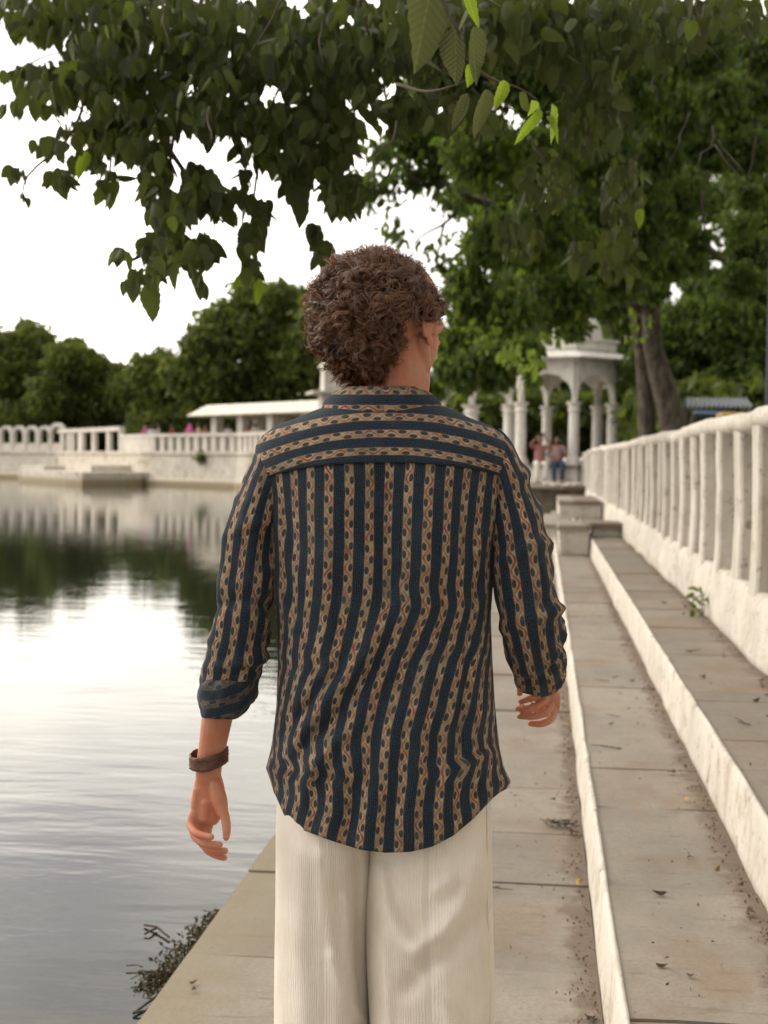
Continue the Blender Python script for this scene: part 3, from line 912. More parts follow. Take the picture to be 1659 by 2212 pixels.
# arched railing (left part)
ar = tag(empty('arched_railing'), 'white railing of round arches over small domed panels, far left on the lake wall', 'railing')
for k in range(-1, 7):
    pxc = 108 - 28 * k if False else 97 - 27.5 * k
    w = wall_point(pxc)
    if not w: continue
    q, ang = w
    a = wall_point(pxc - 13.75); b = wall_point(pxc + 13.75)
    if not a or not b: continue
    W = (a[0] - b[0]).length
    mb = MB(); rings = []
    for i in range(17):
        t = PI * i / 16
        rr0, rr1 = W * .36, W * .50
        c, s = math.cos(t), math.sin(t)
        zb = 1.05
        rings.append([(rr0 * c, -.14, zb + rr0 * s), (rr1 * c, -.14, zb + rr1 * s), (rr1 * c, .14, zb + rr1 * s), (rr0 * c, .14, zb + rr0 * s)])
    mb.rings([[(W * .36, -.14, 0), (W * .499, -.14, 0), (W * .499, .14, 0), (W * .36, .14, 0)]] + rings + [[(-W * .36, -.14, 0), (-W * .499, -.14, 0), (-W * .499, .14, 0), (-W * .36, .14, 0)]])
    o = mb.build('arch', M_WHITE, ar); o.location = q; o.rotation_euler = (0, 0, ang)
    mb = MB(); rings = []
    for i in range(11):
        t = PI * i / 10; x = -W * .34 * math.cos(t)
        rings.append([(x, -.10, 0), (x, .10, 0), (x, .10, .30 + .26 * math.sin(t)), (x, -.10, .30 + .26 * math.sin(t))])
    mb.rings(rings)
    o = mb.build('domed_panel', M_WHITE, ar); o.location = q; o.rotation_euler = (0, 0, ang)

# landing stage jutting from the far wall
ld = tag(empty('landing_stage'), 'low pale landing slab with steps at the foot of the far wall', 'landing stage')
for i, (p0, p1, dd, hh) in enumerate(((190, 330, 4.5, .62), (230, 300, 2.6, 1.0), (128, 195, 3.0, .9))):
    rings = []
    mb = MB()
    for q, ang in polyline(p0, p1, 1.0):
        nx, ny = -math.sin(ang), math.cos(ang)
        s = -1 if (nx * q.x + ny * q.y) > 0 else 1
        rings.append([(q.x, q.y, -1.5), (q.x + nx * s * dd, q.y + ny * s * dd, -1.5), (q.x + nx * s * dd, q.y + ny * s * dd, hh), (q.x, q.y, hh)])
    mb.rings(rings); mb.build('landing_slab' if i == 0 else 'landing_step', M_LAKEWALL, ld)
iron = m_plain('dark_iron', (0.06, .055, .05), .6)
rr = tag(empty('iron_rail'), 'thin dark iron rail standing in the shallow water beside the landing slab', 'rail')
pts_r = [P(155, 1038, 88), P(205, 1040, 84), P(255, 1042, 80), P(310, 1046, 76)]
for a in pts_r: MB().tube([(a.x, a.y, -1.2), (a.x, a.y, .32)], .04, 6).build('post', iron, rr)
MB().tube([(a.x, a.y, .30) for a in pts_r], .04, 6).build('handrail', iron, rr)

# ---------------------------------------------------------------- waterside pavilion with a flat roof behind the balustrade
def at(px, py, d, z=None):
    p = P(px, py, d)
    if z is not None: p.z = z
    return p
pv_a, pv_b = at(415, 900, 82), at(690, 900, 72)
dv = (pv_b - pv_a); dv.z = 0; Lp = dv.length
pvl = tag(empty('pavilion', (pv_a.x, pv_a.y, 1.6), math.atan2(dv.y, dv.x)), 'low open pavilion with a flat white roof and sloping eave behind the far balustrade', 'pavilion')
zt = (at(500, 872, 79).z - 1.6); ze = (at(500, 897, 79).z - 1.6)
mb = MB(); mb.rings([[(-.1, -.3, ze), (Lp + .1, -.3, ze), (Lp + .1, 4.6, ze), (-.1, 4.6, ze)],
                     [(-.1, -.3, ze + .07), (Lp + .1, -.3, ze + .07), (Lp + .1, 4.6, ze + .07), (-.1, 4.6, ze + .07)],
                     [(.75, .6, zt), (Lp - .6, .6, zt), (Lp - .6, 3.7, zt), (.75, 3.7, zt)]])
mb.build('roof', m_whitewash('roof_lime', (.80, .74, .62), .25), pvl)
c0 = None
for px in (455, 515, 580, 650):
    f = (px - 415) / 275 * Lp
    for y in (.6, 3.6):
        if c0 is None:
            c0 = MB().box(-.30, -.26, 0, .30, .26, ze - .003).build('pillar', M_WHITE, pvl); o = c0
        else:
            o = c0.copy(); COL.objects.link(o); o.parent = pvl
        o.location = (f, y, 0)

tw = at(722, 900, 66)
tower = tag(empty('lime_tower', (tw.x, tw.y, 1.5), YAW + .2), 'small white square tower with a projecting flat eave behind the walking man', 'tower')
h1 = at(722, 848, 66).z - 1.5; h2 = at(722, 795, 66).z - 1.5
MB().box(-.72, -.72, 0, .72, .72, h1 - .10).build('shaft', M_WHITE, tower)
mb = MB(); mb.box(-1.25, -1.25, h1 - .097, 1.25, 1.25, h1 + .03); mb.build('eave', M_WHITE, tower)
mb = MB(); mb.box(-.62, -.62, h1 + .033, .62, .62, h2, taper=.03); mb.build('upper_shaft', M_WHITE, tower)
mb = MB(); mb.rings([[(.75 * c, .75 * s, h2 + .002) for c, s in ((-1, -1), (1, -1), (1, 1), (-1, 1))], [(.1 * c, .1 * s, h2 + .9) for c, s in ((-1, -1), (1, -1), (1, 1), (-1, 1))]])
mb.build('cap', M_WHITE, tower)

# ---------------------------------------------------------------- stalls and post beyond the near parapet
def sheet(mb, a, b, c, d, th=.04):
    a, b, c, d = map(Vector, (a, b, c, d)); n = (b - a).cross(d - a).normalized() * th
    mb.add([a, b, c, d, a + n, b + n, c + n, d + n], [(3, 2, 1, 0), (4, 5, 6, 7), (0, 1, 5, 4), (1, 2, 6, 5), (2, 3, 7, 6), (3, 0, 4, 7)])
def stall(name, px0, px1, pyt, pyb, d, roofmat, label, slope=.9, wavy=False):
    a, b = P(px0, pyb, d), P(px1, pyb + 2, d * .97); t = P(px0, pyt, d)
    e = empty(name, (a.x, a.y, .7)); tag(e, label, 'stall')
    o = Vector((a.x, a.y, .7)); a, b = a - o, b - o
    back = Vector((0, 3.0, t.z - (a + o).z + .0)) + Vector((.3, 0, 0))
    mb = MB(); L = b - a; n = 28 if wavy else 1
    if wavy:
        rg = []
        for i in range(n + 1):
            q = a + L * (i / n); zz = .035 * math.cos(i * PI)
            rg.append([tuple(q + Vector((0, 0, zz))), tuple(q + back + Vector((0, 0, zz))), tuple(q + back + Vector((0, 0, zz + .02))), tuple(q + Vector((0, 0, zz + .02)))])
        mb.rings(rg)
    else:
        sheet(mb, a, b, b + back, a + back)
    mb.build('roof_sheet', roofmat, e)
    for q in (a, b, a + back, b + back):
        MB().box(q.x - .04, q.y - .04, 0, q.x + .04, q.y + .04, q.z - .01).build('pole', M_TWIG, e)
    mb = MB(); mb.box(a.x + .1, a.y + .5, 0, b.x - .1, a.y + 1.2, 1.0)
    mb.build('counter', m_plain(name + '_counter_wood', (.10, .07, .05)), e)
    return e
stall('market_stall', 1480, 1625, 846, 880, 26, m_plain('weathered_grey_sheet', (.12, .14, .15), .6, .3, 3), 'market stall under a weathered grey corrugated sheet beyond the parapet', wavy=True)
stall('market_stall', 1500, 1590, 884, 893, 20, m_plain('blue_tarpaulin', (.07, .13, .27), .45, .2, 3), 'low stall under a blue tarpaulin just over the parapet rail')
stall('market_stall', 1560, 1650, 884, 897, 16, m_plain('yellow_tarpaulin', (.55, .32, .03), .5, .2, 3), 'small stall with a yellow awning at the right edge, over the parapet rail')
redm = m_plain('faded_red_paint', (.28, .055, .06), .6, .35, 4)
s4 = stall('market_stall', 1095, 1215, 880, 899, 56, redm, 'red roofed stall with a pale sign board, seen through the gazebo')
a = P(1120, 905, 55.5)
o = MB().box(0, 0, 0, 1.7, .08, .45).build('sign_board', m_plain('pale_green_board', (.35, .38, .33), .6), s4); o.location = (a.x - s4.location.x, a.y - s4.location.y - .3, a.z - s4.location.z - .45)
s5 = stall('market_stall', 1305, 1420, 905, 915, 44, m_plain('maroon_cloth', (.12, .03, .045), .8), 'dark maroon stall between the gazebo and the leaning trunks')
lp = P(1666, 900, 15)
post = tag(empty('lamp_post', (lp.x, lp.y, .7)), 'tall slim grey metal lamp post at the right edge beyond the parapet', 'lamp post')
gm = m_plain('grey_painted_metal', (.10, .115, .13), .5, .1, 5)
MB().tube([(0, 0, 0), (0, 0, 6.2)], [.075, .05], 10).build('pole', gm, post, smooth=True)
MB().box(-.12, -.12, 0, .12, .12, .25).build('base', gm, post)
MB().tube([(0, 0, 6.1), (-.15, 0, 6.5), (-.5, -.1, 6.7), (-.9, -.2, 6.7)], .035, 8).build('arm', gm, post, smooth=True)
mb = MB(); mb.ellipsoid((-1.1, -.22, 6.68), (.26, .12, .08), nu=12, nv=8); mb.build('lamp_head', gm, post, smooth=True)
# ---------------------------------------------------------------- trees
def limb(mb, p0, p1, r0, r1, wig=.15, n=9, sides=8, seed=0):
    p0, p1 = Vector(p0), Vector(p1); pts = []; L = (p1 - p0).length
    for i in range(n):
        t = i / (n - 1)
        w = Vector((noise.noise(Vector((t * 2.2, seed, 0))), noise.noise(Vector((t * 2.2, seed, 9))), noise.noise(Vector((t * 2.2, seed, 17))) * .5)) * wig * L * math.sin(t * PI) 
        pts.append(p0.lerp(p1, t) + w)
    mb.tube(pts, [r0 + (r1 - r0) * (i / (n - 1)) for i in range(n)], sides)
    return pts

def tree(label, base, balls, n, size, mat, trunk_r, group=None, kind='mid', droop=.8, base_z=None, name='tree', shell=.45, bark=None):
    base = Vector(base)
    t = tag(empty(name, base), label, 'tree', group)
    C = [(b[0] - base.x, b[1] - base.y, b[2] - base.z) + tuple(b[3:]) for b in balls]
    top = Vector((sum(c[0] for c in C) / len(C), sum(c[1] for c in C) / len(C), sum(c[2] for c in C) / len(C)))
    mb = MB(); fork = Vector((top.x * .25, top.y * .25, max(1.5, min(c[2] - c[3] * .3 for c in C))))
    limb(mb, (0, 0, -.2), fork, trunk_r * 1.25, trunk_r * .8, .10, 8, 10, seed=len(label))
    mb.build('trunk', bark or M_BARK, t, smooth=True)
    mb = MB()
    for i, c in enumerate(C):
        limb(mb, fork * .92, (c[0], c[1], c[2]), trunk_r * .45, .04, .15, 7, 6, seed=i * 1.7)
    mb.build('branches', bark or M_BARK, t, smooth=True)
    pos, k = in_balls(C, n, shell)
    sz = rng.uniform(.7, 1.3, n) * size
    clump = rng.random(len(C))
    tint = np.clip(0.35 * clump[k] + .55 * rng.random(n) + .12 * rng.normal(0, 1, n), 0, .99)
    V, F, T = leaves_np(pos, sz, kind, droop, tint)
    o = mesh_np('crown', V, F, mat, t, T)
    return t

def ball(px, py, d, rpx, sq=.85):
    p = P(px, py, d); return (p.x, p.y, p.z, rpx / FP * d, sq)

# trees beyond the far wall, from the left
FG = 'trees beyond the far lake wall'
far = [
    ('dark round-topped tree at the far left behind the arched railing', 25, 905, 128, [(20, 800, 70), (70, 745, 55), (55, 705, 22), (0, 760, 60), (95, 800, 70), (30, 860, 70)], .75),
    ('broad dark tree second from the left behind the lake wall', 190, 905, 122, [(150, 790, 62), (190, 800, 55), (235, 820, 50), (120, 850, 60), (210, 870, 65), (160, 745, 25), (270, 850, 50)], .7),
    ('paler tree between the broad dark one and the tall central tree', 330, 905, 116, [(320, 800, 45), (350, 790, 42), (300, 850, 60), (370, 830, 60), (340, 880, 55)], .65),
    ('tall spreading tree in the centre of the far bank behind the flat roofed pavilion', 540, 905, 108, [(440, 740, 55), (480, 700, 60), (540, 660, 62), (600, 640, 45), (530, 760, 90), (620, 720, 95), (450, 820, 80), (560, 840, 80), (650, 650, 40), (390, 800, 45)], .8),
    ('far bank tree behind the walking man\'s head', 720, 905, 104, [(700, 680, 60), (740, 720, 70), (680, 780, 90), (780, 780, 90), (760, 850, 80), (700, 640, 25)], .8),
    ('dense tree behind the far gazebo', 900, 905, 95, [(870, 730, 60), (930, 760, 80), (860, 830, 90), (960, 830, 90), (1000, 760, 60)], .8),
]
for lab, px, py, d, bl, sz in far:
    b = P(px, 960, d); b.z = 1.6
    balls = [ball(x, y, d + (i % 3 - 1) * 2.0, r) for i, (x, y, r) in enumerate(bl)]
    tree(lab, b, balls, 15000, sz * .75, M_LEAF_FAR, .35, FG, 'small', 1.0, shell=.5)

# tangled dark shrubs along the foot of the far trees
for i, (px0, px1, d, h, lab) in enumerate(((1010, 1400, 54, 110, 'dark bushes on the bank right behind the white gazebo'), (1420, 1760, 37, 130, 'dark bushes and scrub behind the stalls beyond the parapet'), (-60, 320, 124, 100, 'low dark hedge of bushes under the far left trees'), (300, 720, 112, 88, 'low dark bushes behind the people on the far bank'), (700, 1100, 92, 110, 'dark bushes behind the far gazebo column'))):
    bl = [ball(px0 + (px1 - px0) * (k + .5) / 9, (950 if d < 60 else 962) - h * .25 - random.uniform(0, 20), d + random.uniform(-1, 1), h * .75, .8) for k in range(9)]
    b = P((px0 + px1) / 2, 960, d); b.z = 1.6
    C = [(c[0] - b.x, c[1] - b.y, c[2] - b.z, c[3], c[4]) for c in bl]
    pos, k = in_balls(C, 14000, .7)
    V, F, T = leaves_np(pos, rng.uniform(.35, .6, 14000), 'small', 1.0, rng.uniform(0, .45, 14000))
    o = mesh_np('hedge', V, F, M_LEAF_FAR, None, T); o.location = b
    tag(o, lab, 'hedge', kind='stuff')

# trees on the right bank, behind gazebo and parapet
right = [
    ('tall dense tree right behind the white gazebo', 1180, 62, [(1060, 700, 90), (1150, 640, 100), (1240, 700, 110), (1100, 800, 80), (1200, 800, 100), (1130, 560, 80), (1240, 560, 90), (1010, 620, 50), (1040, 840, 60)], 26000, .34),
    ('dense green tree filling the gap right of the leaning trunks', 1510, 40, [(1470, 720, 90), (1560, 700, 100), (1640, 740, 100), (1500, 800, 90), (1600, 820, 90), (1700, 650, 120), (1530, 620, 60), (1620, 600, 60), (1420, 800, 80)], 26000, .24),
    ('tall dark tree at the right edge reaching the top of the view', 1700, 44, [(1700, 420, 110), (1660, 300, 70), (1720, 560, 120), (1780, 200, 160), (1640, 180, 60), (1500, 250, 90), (1560, 120, 60), (1560, 330, 50), (1420, 330, 90), (1440, 480, 70), (1660, 470, 60), (1330, 420, 90), (1380, 200, 120), (1480, 560, 60), (1640, 90, 60)], 26000, .26),
    ('lower bright green tree between the gazebo and the trunks', 1400, 50, [(1340, 780, 45), (1360, 720, 60), (1330, 850, 40), (1370, 850, 45), (1300, 640, 60), (1390, 650, 50)], 9000, .18),
]
for lab, px, d, bl, n, sz in right:
    b = P(px, 960, d); b.z = .7
    balls = [ball(x, y, d + random.uniform(-1.5, 1.5), r) for x, y, r in bl]
    tree(lab, b, balls, n, sz, M_LEAF_MID, .28, 'trees on the right bank', 'small', .9, shell=.6)

# the big leaning tree beyond the parapet, two stems, crown spreading over the path
bt = P(1430, 985, 24); bt.z = .7
big = tag(empty('leaning_tree', bt), 'big tree with two leaning brown trunks beyond the parapet, its crown spreading over the path', 'tree')
def rel(px, py, d): return P(px, py, d) - bt
for pts, r0, r1 in (([(1400, 1000, 24.3), (1397, 900, 24.3), (1391, 800, 24.2), (1376, 690, 23.8), (1350, 560, 23), (1310, 420, 22)], .17, .08),
                    ([(1466, 1000, 24), (1452, 905, 24), (1430, 825, 23.9), (1410, 745, 23.7), (1402, 650, 23.2), (1360, 520, 22.2), (1230, 380, 20)], .27, .07)):
    q = [rel(*p) for p in pts]
    # smooth resample
    out = []
    for i in range(len(q) - 1):
        for s in range(4):
            t = s / 4; p0, p1, p2, p3 = q[max(i - 1, 0)], q[i], q[i + 1], q[min(i + 2, len(q) - 1)]
            out.append(.5 * ((2 * p1) + (p2 - p0) * t + (2 * p0 - 5 * p1 + 4 * p2 - p3) * t * t + (3 * p1 - p0 - 3 * p2 + p3) * t ** 3))
    out.append(q[-1])
    n = len(out)
    mb = MB(); mb.tube(out, [(r0 + (r1 - r0) * i / (n - 1)) * (1 + .10 * noise.noise(Vector((i * .8, r0, 0)))) for i in range(n)], 12)
    mb.build('trunk', M_BARK, big, smooth=True)
mb = MB()
for k, (a, b, ra) in enumerate((((1400, 650, 23.2), (1470, 500, 23), .09), ((1470, 500, 23), (1500, 360, 22), .06), ((1405, 690, 23.4), (1450, 580, 24), .07), ((1350, 540, 23), (1100, 460, 17), .10), ((1310, 420, 22), (1450, 200, 19), .10),
                              ((1230, 380, 20), (1050, 250, 14), .09), ((1230, 380, 20), (1300, 100, 15), .09), ((1380, 660, 23.6), (1180, 620, 18), .08), ((1180, 620, 18), (1000, 700, 15), .05), ((1100, 460, 17), (900, 380, 15), .06), ((1450, 200, 19), (1640, 60, 17), .06))):
    limb(mb, rel(*a), rel(*b), ra, ra * .4, .12, 8, 7, seed=k * 2.3)
mb.build('branches', M_BARK, big, smooth=True)
MIDB = [(1100, 680, 15, 75), (1010, 650, 15, 55), (1180, 640, 17, 85), (1130, 760, 14, 50), (1050, 770, 14, 50), (985, 740, 15, 40), (1250, 560, 18, 90), (1160, 500, 16, 100), (1060, 520, 15, 70), 
        (1350, 440, 19, 100), (1270, 330, 16, 110), (1150, 340, 15, 100), (1040, 330, 14, 90), (950, 300, 15, 70), (880, 300, 15, 50), (1430, 560, 21, 60), (1400, 330, 18, 80), (1480, 420, 20, 55), (1330, 600, 20, 60), (1450, 230, 17, 80), (1560, 200, 16, 60), (1340, 180, 14, 110), (1200, 160, 13, 120),
        (1060, 150, 13, 100), (940, 150, 13, 80), (1500, 90, 14, 90), (1620, 320, 17, 60), (1600, 600, 22, 50), (1240, 700, 18, 40), (1010, 590, 15, 40), (960, 790, 14, 30), (1150, 815, 13, 22),
        (1450, 120, 18, 110), (1330, 60, 16, 110), (1130, 40, 14, 100), (980, 40, 15, 90), (1640, 180, 20, 70), (1420, 440, 22, 90), (1330, 300, 20, 100), (1500, 300, 21, 60), (1620, 420, 22, 34), (1480, 520, 23, 50), (1260, 460, 19, 110), (1080, 440, 17, 60), (1240, 640, 17, 60), (1020, 420, 18, 50), (1360, 520, 19, 80), (1560, 30, 20, 60), (1640, 110, 19, 60), (1540, 430, 25, 60), (1600, 530, 24, 40), (1560, 310, 21, 70), (1500, 230, 19, 70), (1480, 390, 22, 50), (1600, 390, 24, 40), (1000, 800, 14, 52), (1075, 800, 14, 44), (940, 830, 15, 30), (1590, 240, 21, 60), (1420, 250, 18, 80), (1490, 560, 24, 40), (1640, 540, 24, 50), (1410, 620, 22, 40)]
C = [ball(x, y, d, r) for x, y, d, r in MIDB]
C = [(c[0] - bt.x, c[1] - bt.y, c[2] - bt.z, c[3], c[4]) for c in C]
N = 72000
pos, k = in_balls(C, N, .8)
clump = rng.random(len(C))
tint = np.clip(.30 * clump[k] + .5 * rng.random(N) + .12 * rng.normal(0, 1, N), 0, .93)
low = pos[:, 2] + bt.z
tint = np.where((rng.random(N) < .10) & (low < 5.2), .98, tint)
V, F, T = leaves_np(pos, rng.uniform(.07, .14, N), 'mid', .6, tint)
crown = mesh_np('crown', V, F, M_LEAF_MID, big, T)
# thin, gappy sprays reaching left over the man's head
C2 = [ball(x, y, d, r) for x, y, d, r in ((800, 400, 15, 60), (860, 480, 16, 55), (930, 500, 16, 60), (890, 380, 15, 60), (960, 440, 16, 60), (850, 560, 16, 30), (960, 580, 16, 40), (820, 330, 14, 50), (940, 380, 15, 50), (1550, 400, 22, 60), (1600, 480, 23, 60), (1520, 520, 23, 50))]
C2 = [(q[0] - bt.x, q[1] - bt.y, q[2] - bt.z, q[3], q[4]) for q in C2]
pos2, k2 = in_balls(C2, 3600, 1.0)
keep = (np.sin(pos2[:, 0] * 6.1 + 1) + np.sin(pos2[:, 1] * 5.3) + np.sin(pos2[:, 2] * 7.7 + 2)) > -.45
pos2 = pos2[keep]
V, F, T = leaves_np(pos2, rng.uniform(.06, .13, len(pos2)), 'mid', .7, rng.random(len(pos2)) * .8)
tag(mesh_np('thin_sprays', V, F, M_LEAF_MID, big, T), kind='stuff')
mb = MB()
for k, (a, b, ra) in enumerate((((1000, 380, 15), (830, 420, 15), .03), ((1000, 440, 16), (880, 540, 16), .025), ((930, 400, 15), (850, 330, 14.5), .02), ((960, 480, 16), (940, 590, 16), .02), ((880, 430, 15.3), (800, 470, 15.5), .015))):
    limb(mb, rel(*a), rel(*b), ra, .006, .15, 8, 5, seed=k * 3.3)
tag(mb.build('twigs', M_TWIG, big, smooth=True), kind='stuff')

# ---------------------------------------------------------------- the near tree whose leaves hang in front of the lens
nt0 = Vector((3.4, 3.6, .75))
near = tag(empty('overhanging_tree', nt0), 'near tree whose dark toothed leaves hang down across the top of the view', 'tree')
mb = MB(); limb(mb, (0, 0, -.1), (-.5, .3, 2.6), .24, .18, .1, 9, 12, 1)
mb.build('trunk', M_BARK, near, smooth=True)
def nrel(px, py, d): return P(px, py, d) - nt0
# twigs and sprigs: (px, py, depth) traced branch by branch
TW = [
    [(1900, -250, 4.6), (1500, -160, 5.0), (1150, -120, 5.4), (800, -90, 5.6), (450, -60, 5.8), (150, -20, 6.0), (-60, 20, 6.2)],
    [(1500, -160, 5.0), (1350, 0, 5.2), (1280, 160, 5.4), (1250, 300, 5.6)],
    [(1150, -120, 5.4), (1050, 20, 5.2), (960, 140, 5.0), (900, 200, 5.0)],
    [(800, -90, 5.6), (760, 80, 5.6), (720, 240, 5.6), (735, 420, 5.5)],
    [(720, 240, 5.6), (650, 350, 5.5), (640, 440, 5.4)],
    [(450, -60, 5.8), (520, 120, 5.6), (560, 280, 5.5), (545, 460, 5.4), (540, 580, 5.3)],
    [(450, -60, 5.8), (400, 150, 5.6), (370, 330, 5.4), (350, 520, 5.2), (330, 640, 5.1)],
    [(370, 330, 5.4), (440, 430, 5.3), (480, 480, 5.2)],
    [(350, 520, 5.2), (290, 560, 5.1), (262, 560, 5.1)],
    [(150, -20, 6.0), (190, 130, 5.9), (160, 280, 5.8), (60, 380, 5.8), (50, 450, 5.8)],
    [(190, 130, 5.9), (240, 280, 5.7), (230, 420, 5.6)],
    [(0, 165, 5.9), (60, 140, 5.9), (110, 118, 5.9), (190, 110, 5.9)],
    [(860, 182, 3.6), (915, 197, 3.5), (965, 190, 3.4), (1010, 172, 3.4)],
    [(940, -60, 3.0), (965, 20, 3.0), (995, 80, 3.0), (1005, 130, 3.1)],
    [(1500, -160, 5.0), (1620, 60, 5.2), (1600, 200, 5.4)],
    [(1005, 130, 3.1), (1060, 170, 3.2), (1120, 190, 3.2), (1160, 215, 3.3)],
    [(1280, 160, 5.4), (1330, 330, 5.6), (1380, 520, 5.8), (1330, 620, 5.8)],
    [(1250, 300, 5.6), (1180, 420, 5.6), (1120, 560, 5.6)],
]
mb = MB()
for i, tw_ in enumerate(TW):
    q = [nrel(*p) for p in tw_]; out = []
    for a in range(len(q) - 1):
        for s in range(4):
            t = s / 4; p0, p1, p2, p3 = q[max(a - 1, 0)], q[a], q[a + 1], q[min(a + 2, len(q) - 1)]
            out.append(.5 * ((2 * p1) + (p2 - p0) * t + (2 * p0 - 5 * p1 + 4 * p2 - p3) * t * t + (3 * p1 - p0 - 3 * p2 + p3) * t ** 3))
    out.append(q[-1]); n = len(out)
    r0 = .03 if i == 0 else (.011 if i < 11 else .005)
    mb.tube(out, [r0 * (1 - .7 * j / (n - 1)) for j in range(n)], 6)
for k in range(60):
    s_ = random.choice([s for s in range(44)])
    px_ = random.uniform(60, 1640); py_ = random.uniform(-40, 260) if px_ < 700 else random.uniform(-40, 420); d_ = random.uniform(4.6, 6.0)
    limb(mb, nrel(px_, py_, d_), nrel(px_ + random.uniform(-70, 70), py_ + random.uniform(30, 150), d_ + random.uniform(-.3, .3)), .005, .0018, .2, 7, 5, seed=k * 1.3)
limb(mb, (-.5, .3, 2.6), nrel(1900, -250, 4.6), .14, .04, .1, 8, 8, 4)
limb(mb, (-.5, .3, 2.6), (.8, 1.5, 5.0), .12, .04, .1, 8, 8, 5)
mb.build('branches', M_TWIG, near, smooth=True)
# leafy sprigs: (px, py, rx, ry, depth, leaves)
SP = [(150, 30, 170, 60, 6.0, 150), (90, 60, 60, 40, 6.1, 26), (230, 130, 90, 70, 5.8, 105), (170, 175, 100, 40, 5.8, 60), (55, 170, 45, 22, 5.9, 16), (100, 215, 60, 30, 5.8, 28), (30, 240, 22, 14, 5.9, 6),
      (350, 90, 110, 100, 5.7, 170), (300, 240, 110, 70, 5.7, 120), (520, 90, 150, 100, 5.7, 240), (470, 230, 90, 70, 5.5, 110), (250, 300, 70, 34, 5.7, 40), (110, 320, 40, 14, 5.8, 8), (190, 345, 36, 18, 5.7, 12),
      (38, 383, 18, 8, 5.8, 3), (50, 440, 10, 10, 5.8, 2), (130, 395, 30, 16, 5.8, 8), (228, 405, 24, 34, 5.6, 12), (180, 290, 50, 24, 5.7, 16), (300, 330, 60, 24, 5.6, 22), (335, 385, 34, 46, 5.4, 26), (365, 465, 42, 46, 5.3, 34), (350, 545, 50, 34, 5.2, 28), (395, 560, 38, 40, 5.2, 22), (266, 555, 12, 6, 5.2, 2),
      (285, 622, 18, 10, 5.1, 4), (320, 600, 40, 14, 5.1, 8), (438, 545, 30, 30, 5.2, 14), (425, 410, 40, 50, 5.4, 34), (475, 440, 26, 40, 5.3, 16), (530, 420, 22, 40, 5.4, 8), (545, 520, 22, 34, 5.3, 14), (545, 585, 16, 18, 5.3, 6), (570, 470, 24, 26, 5.4, 10), (430, 610, 8, 14, 5.2, 2),
      (590, 300, 90, 70, 5.6, 120), (640, 380, 38, 50, 5.5, 34), (700, 300, 80, 80, 5.6, 120), (740, 420, 46, 46, 5.5, 44), (685, 510, 14, 18, 5.4, 6), (700, 555, 18, 24, 5.4, 8), (720, 110, 140, 110, 5.5, 200), (690, 170, 100, 60, 5.5, 70),
      (900, 80, 130, 90, 5.3, 150), (860, 230, 90, 70, 5.4, 50), (1080, 60, 130, 80, 5.1, 170), (1250, 80, 130, 100, 5.2, 170), (1280, 250, 80, 90, 5.4, 90), (1420, 60, 120, 80, 5.2, 90), (1600, 30, 80, 40, 5.2, 24), (1180, 400, 60, 60, 5.6, 36), (1120, 520, 50, 50, 5.6, 24),
      (1350, 420, 50, 80, 5.7, 36), (1340, 560, 40, 60, 5.8, 24), (1250, 560, 36, 30, 5.8, 12), (1000, 260, 60, 50, 5.3, 20)]
pos, tint, siz = [], [], []
for px, py, rx, ry, d, n in SP:
    n = int(n * 2.5)
    for i in range(n):
        r = math.sqrt(random.random()); a = random.uniform(0, 2 * PI)
        dd = d + random.uniform(-.75, .75) * min(1, rx / 70 + .2)
        p = nrel(px + rx * r * math.cos(a), py - 18 + ry * r * math.sin(a), dd)
        pos.append(p); siz.append(random.uniform(.038, .104) * (1.0 if n > 12 else .9)); tint.append(min(.88, random.random() * .9))
pos = np.array([tuple(p) for p in pos]); siz = np.array(siz); tint = np.array(tint)
yl = rng.random(len(tint)) < .025; tint[yl] = .95
# the 270 that show largest become leaves of their own, the rest one mass
order = np.argsort(-(siz / np.linalg.norm(pos + np.array(nt0) - np.array(EYE), axis=1)))
LV, LF = LEAFS['big']
meshes = {}
for vi in range(6):
    me = bpy.data.meshes.new('leaf')
    w = [.85, .7, .95, .8, .9, .75][vi]; curl = [.0, .35, .18, -.2, .5, .1][vi]
    V = LV.copy(); V[:, 0] *= w; V[:, 1] += curl * V[:, 2] ** 2 * .5
    V[:, 0] += .05 * np.sin(V[:, 2] * 5 + vi)
    me.from_pydata(V.tolist(), [], LF.tolist())
    at_ = me.attributes.new('tint', 'FLOAT', 'POINT'); at_.data.foreach_set('value', np.full(len(V), [.1, .3, .5, .7, .25, .8][vi], dtype=np.float32))
    me.materials.append(M_LEAF_NEAR); me.polygons.foreach_set('use_smooth', [True] * len(LF))
    meshes[vi] = me
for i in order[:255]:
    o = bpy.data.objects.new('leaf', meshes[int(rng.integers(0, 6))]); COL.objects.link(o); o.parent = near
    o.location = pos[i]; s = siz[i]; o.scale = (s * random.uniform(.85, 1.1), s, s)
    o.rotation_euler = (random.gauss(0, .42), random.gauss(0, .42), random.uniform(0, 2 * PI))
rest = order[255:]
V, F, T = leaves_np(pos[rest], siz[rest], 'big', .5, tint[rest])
o = mesh_np('foliage', V, F, M_LEAF_NEAR, near, T, smooth=True); tag(o, kind='stuff')
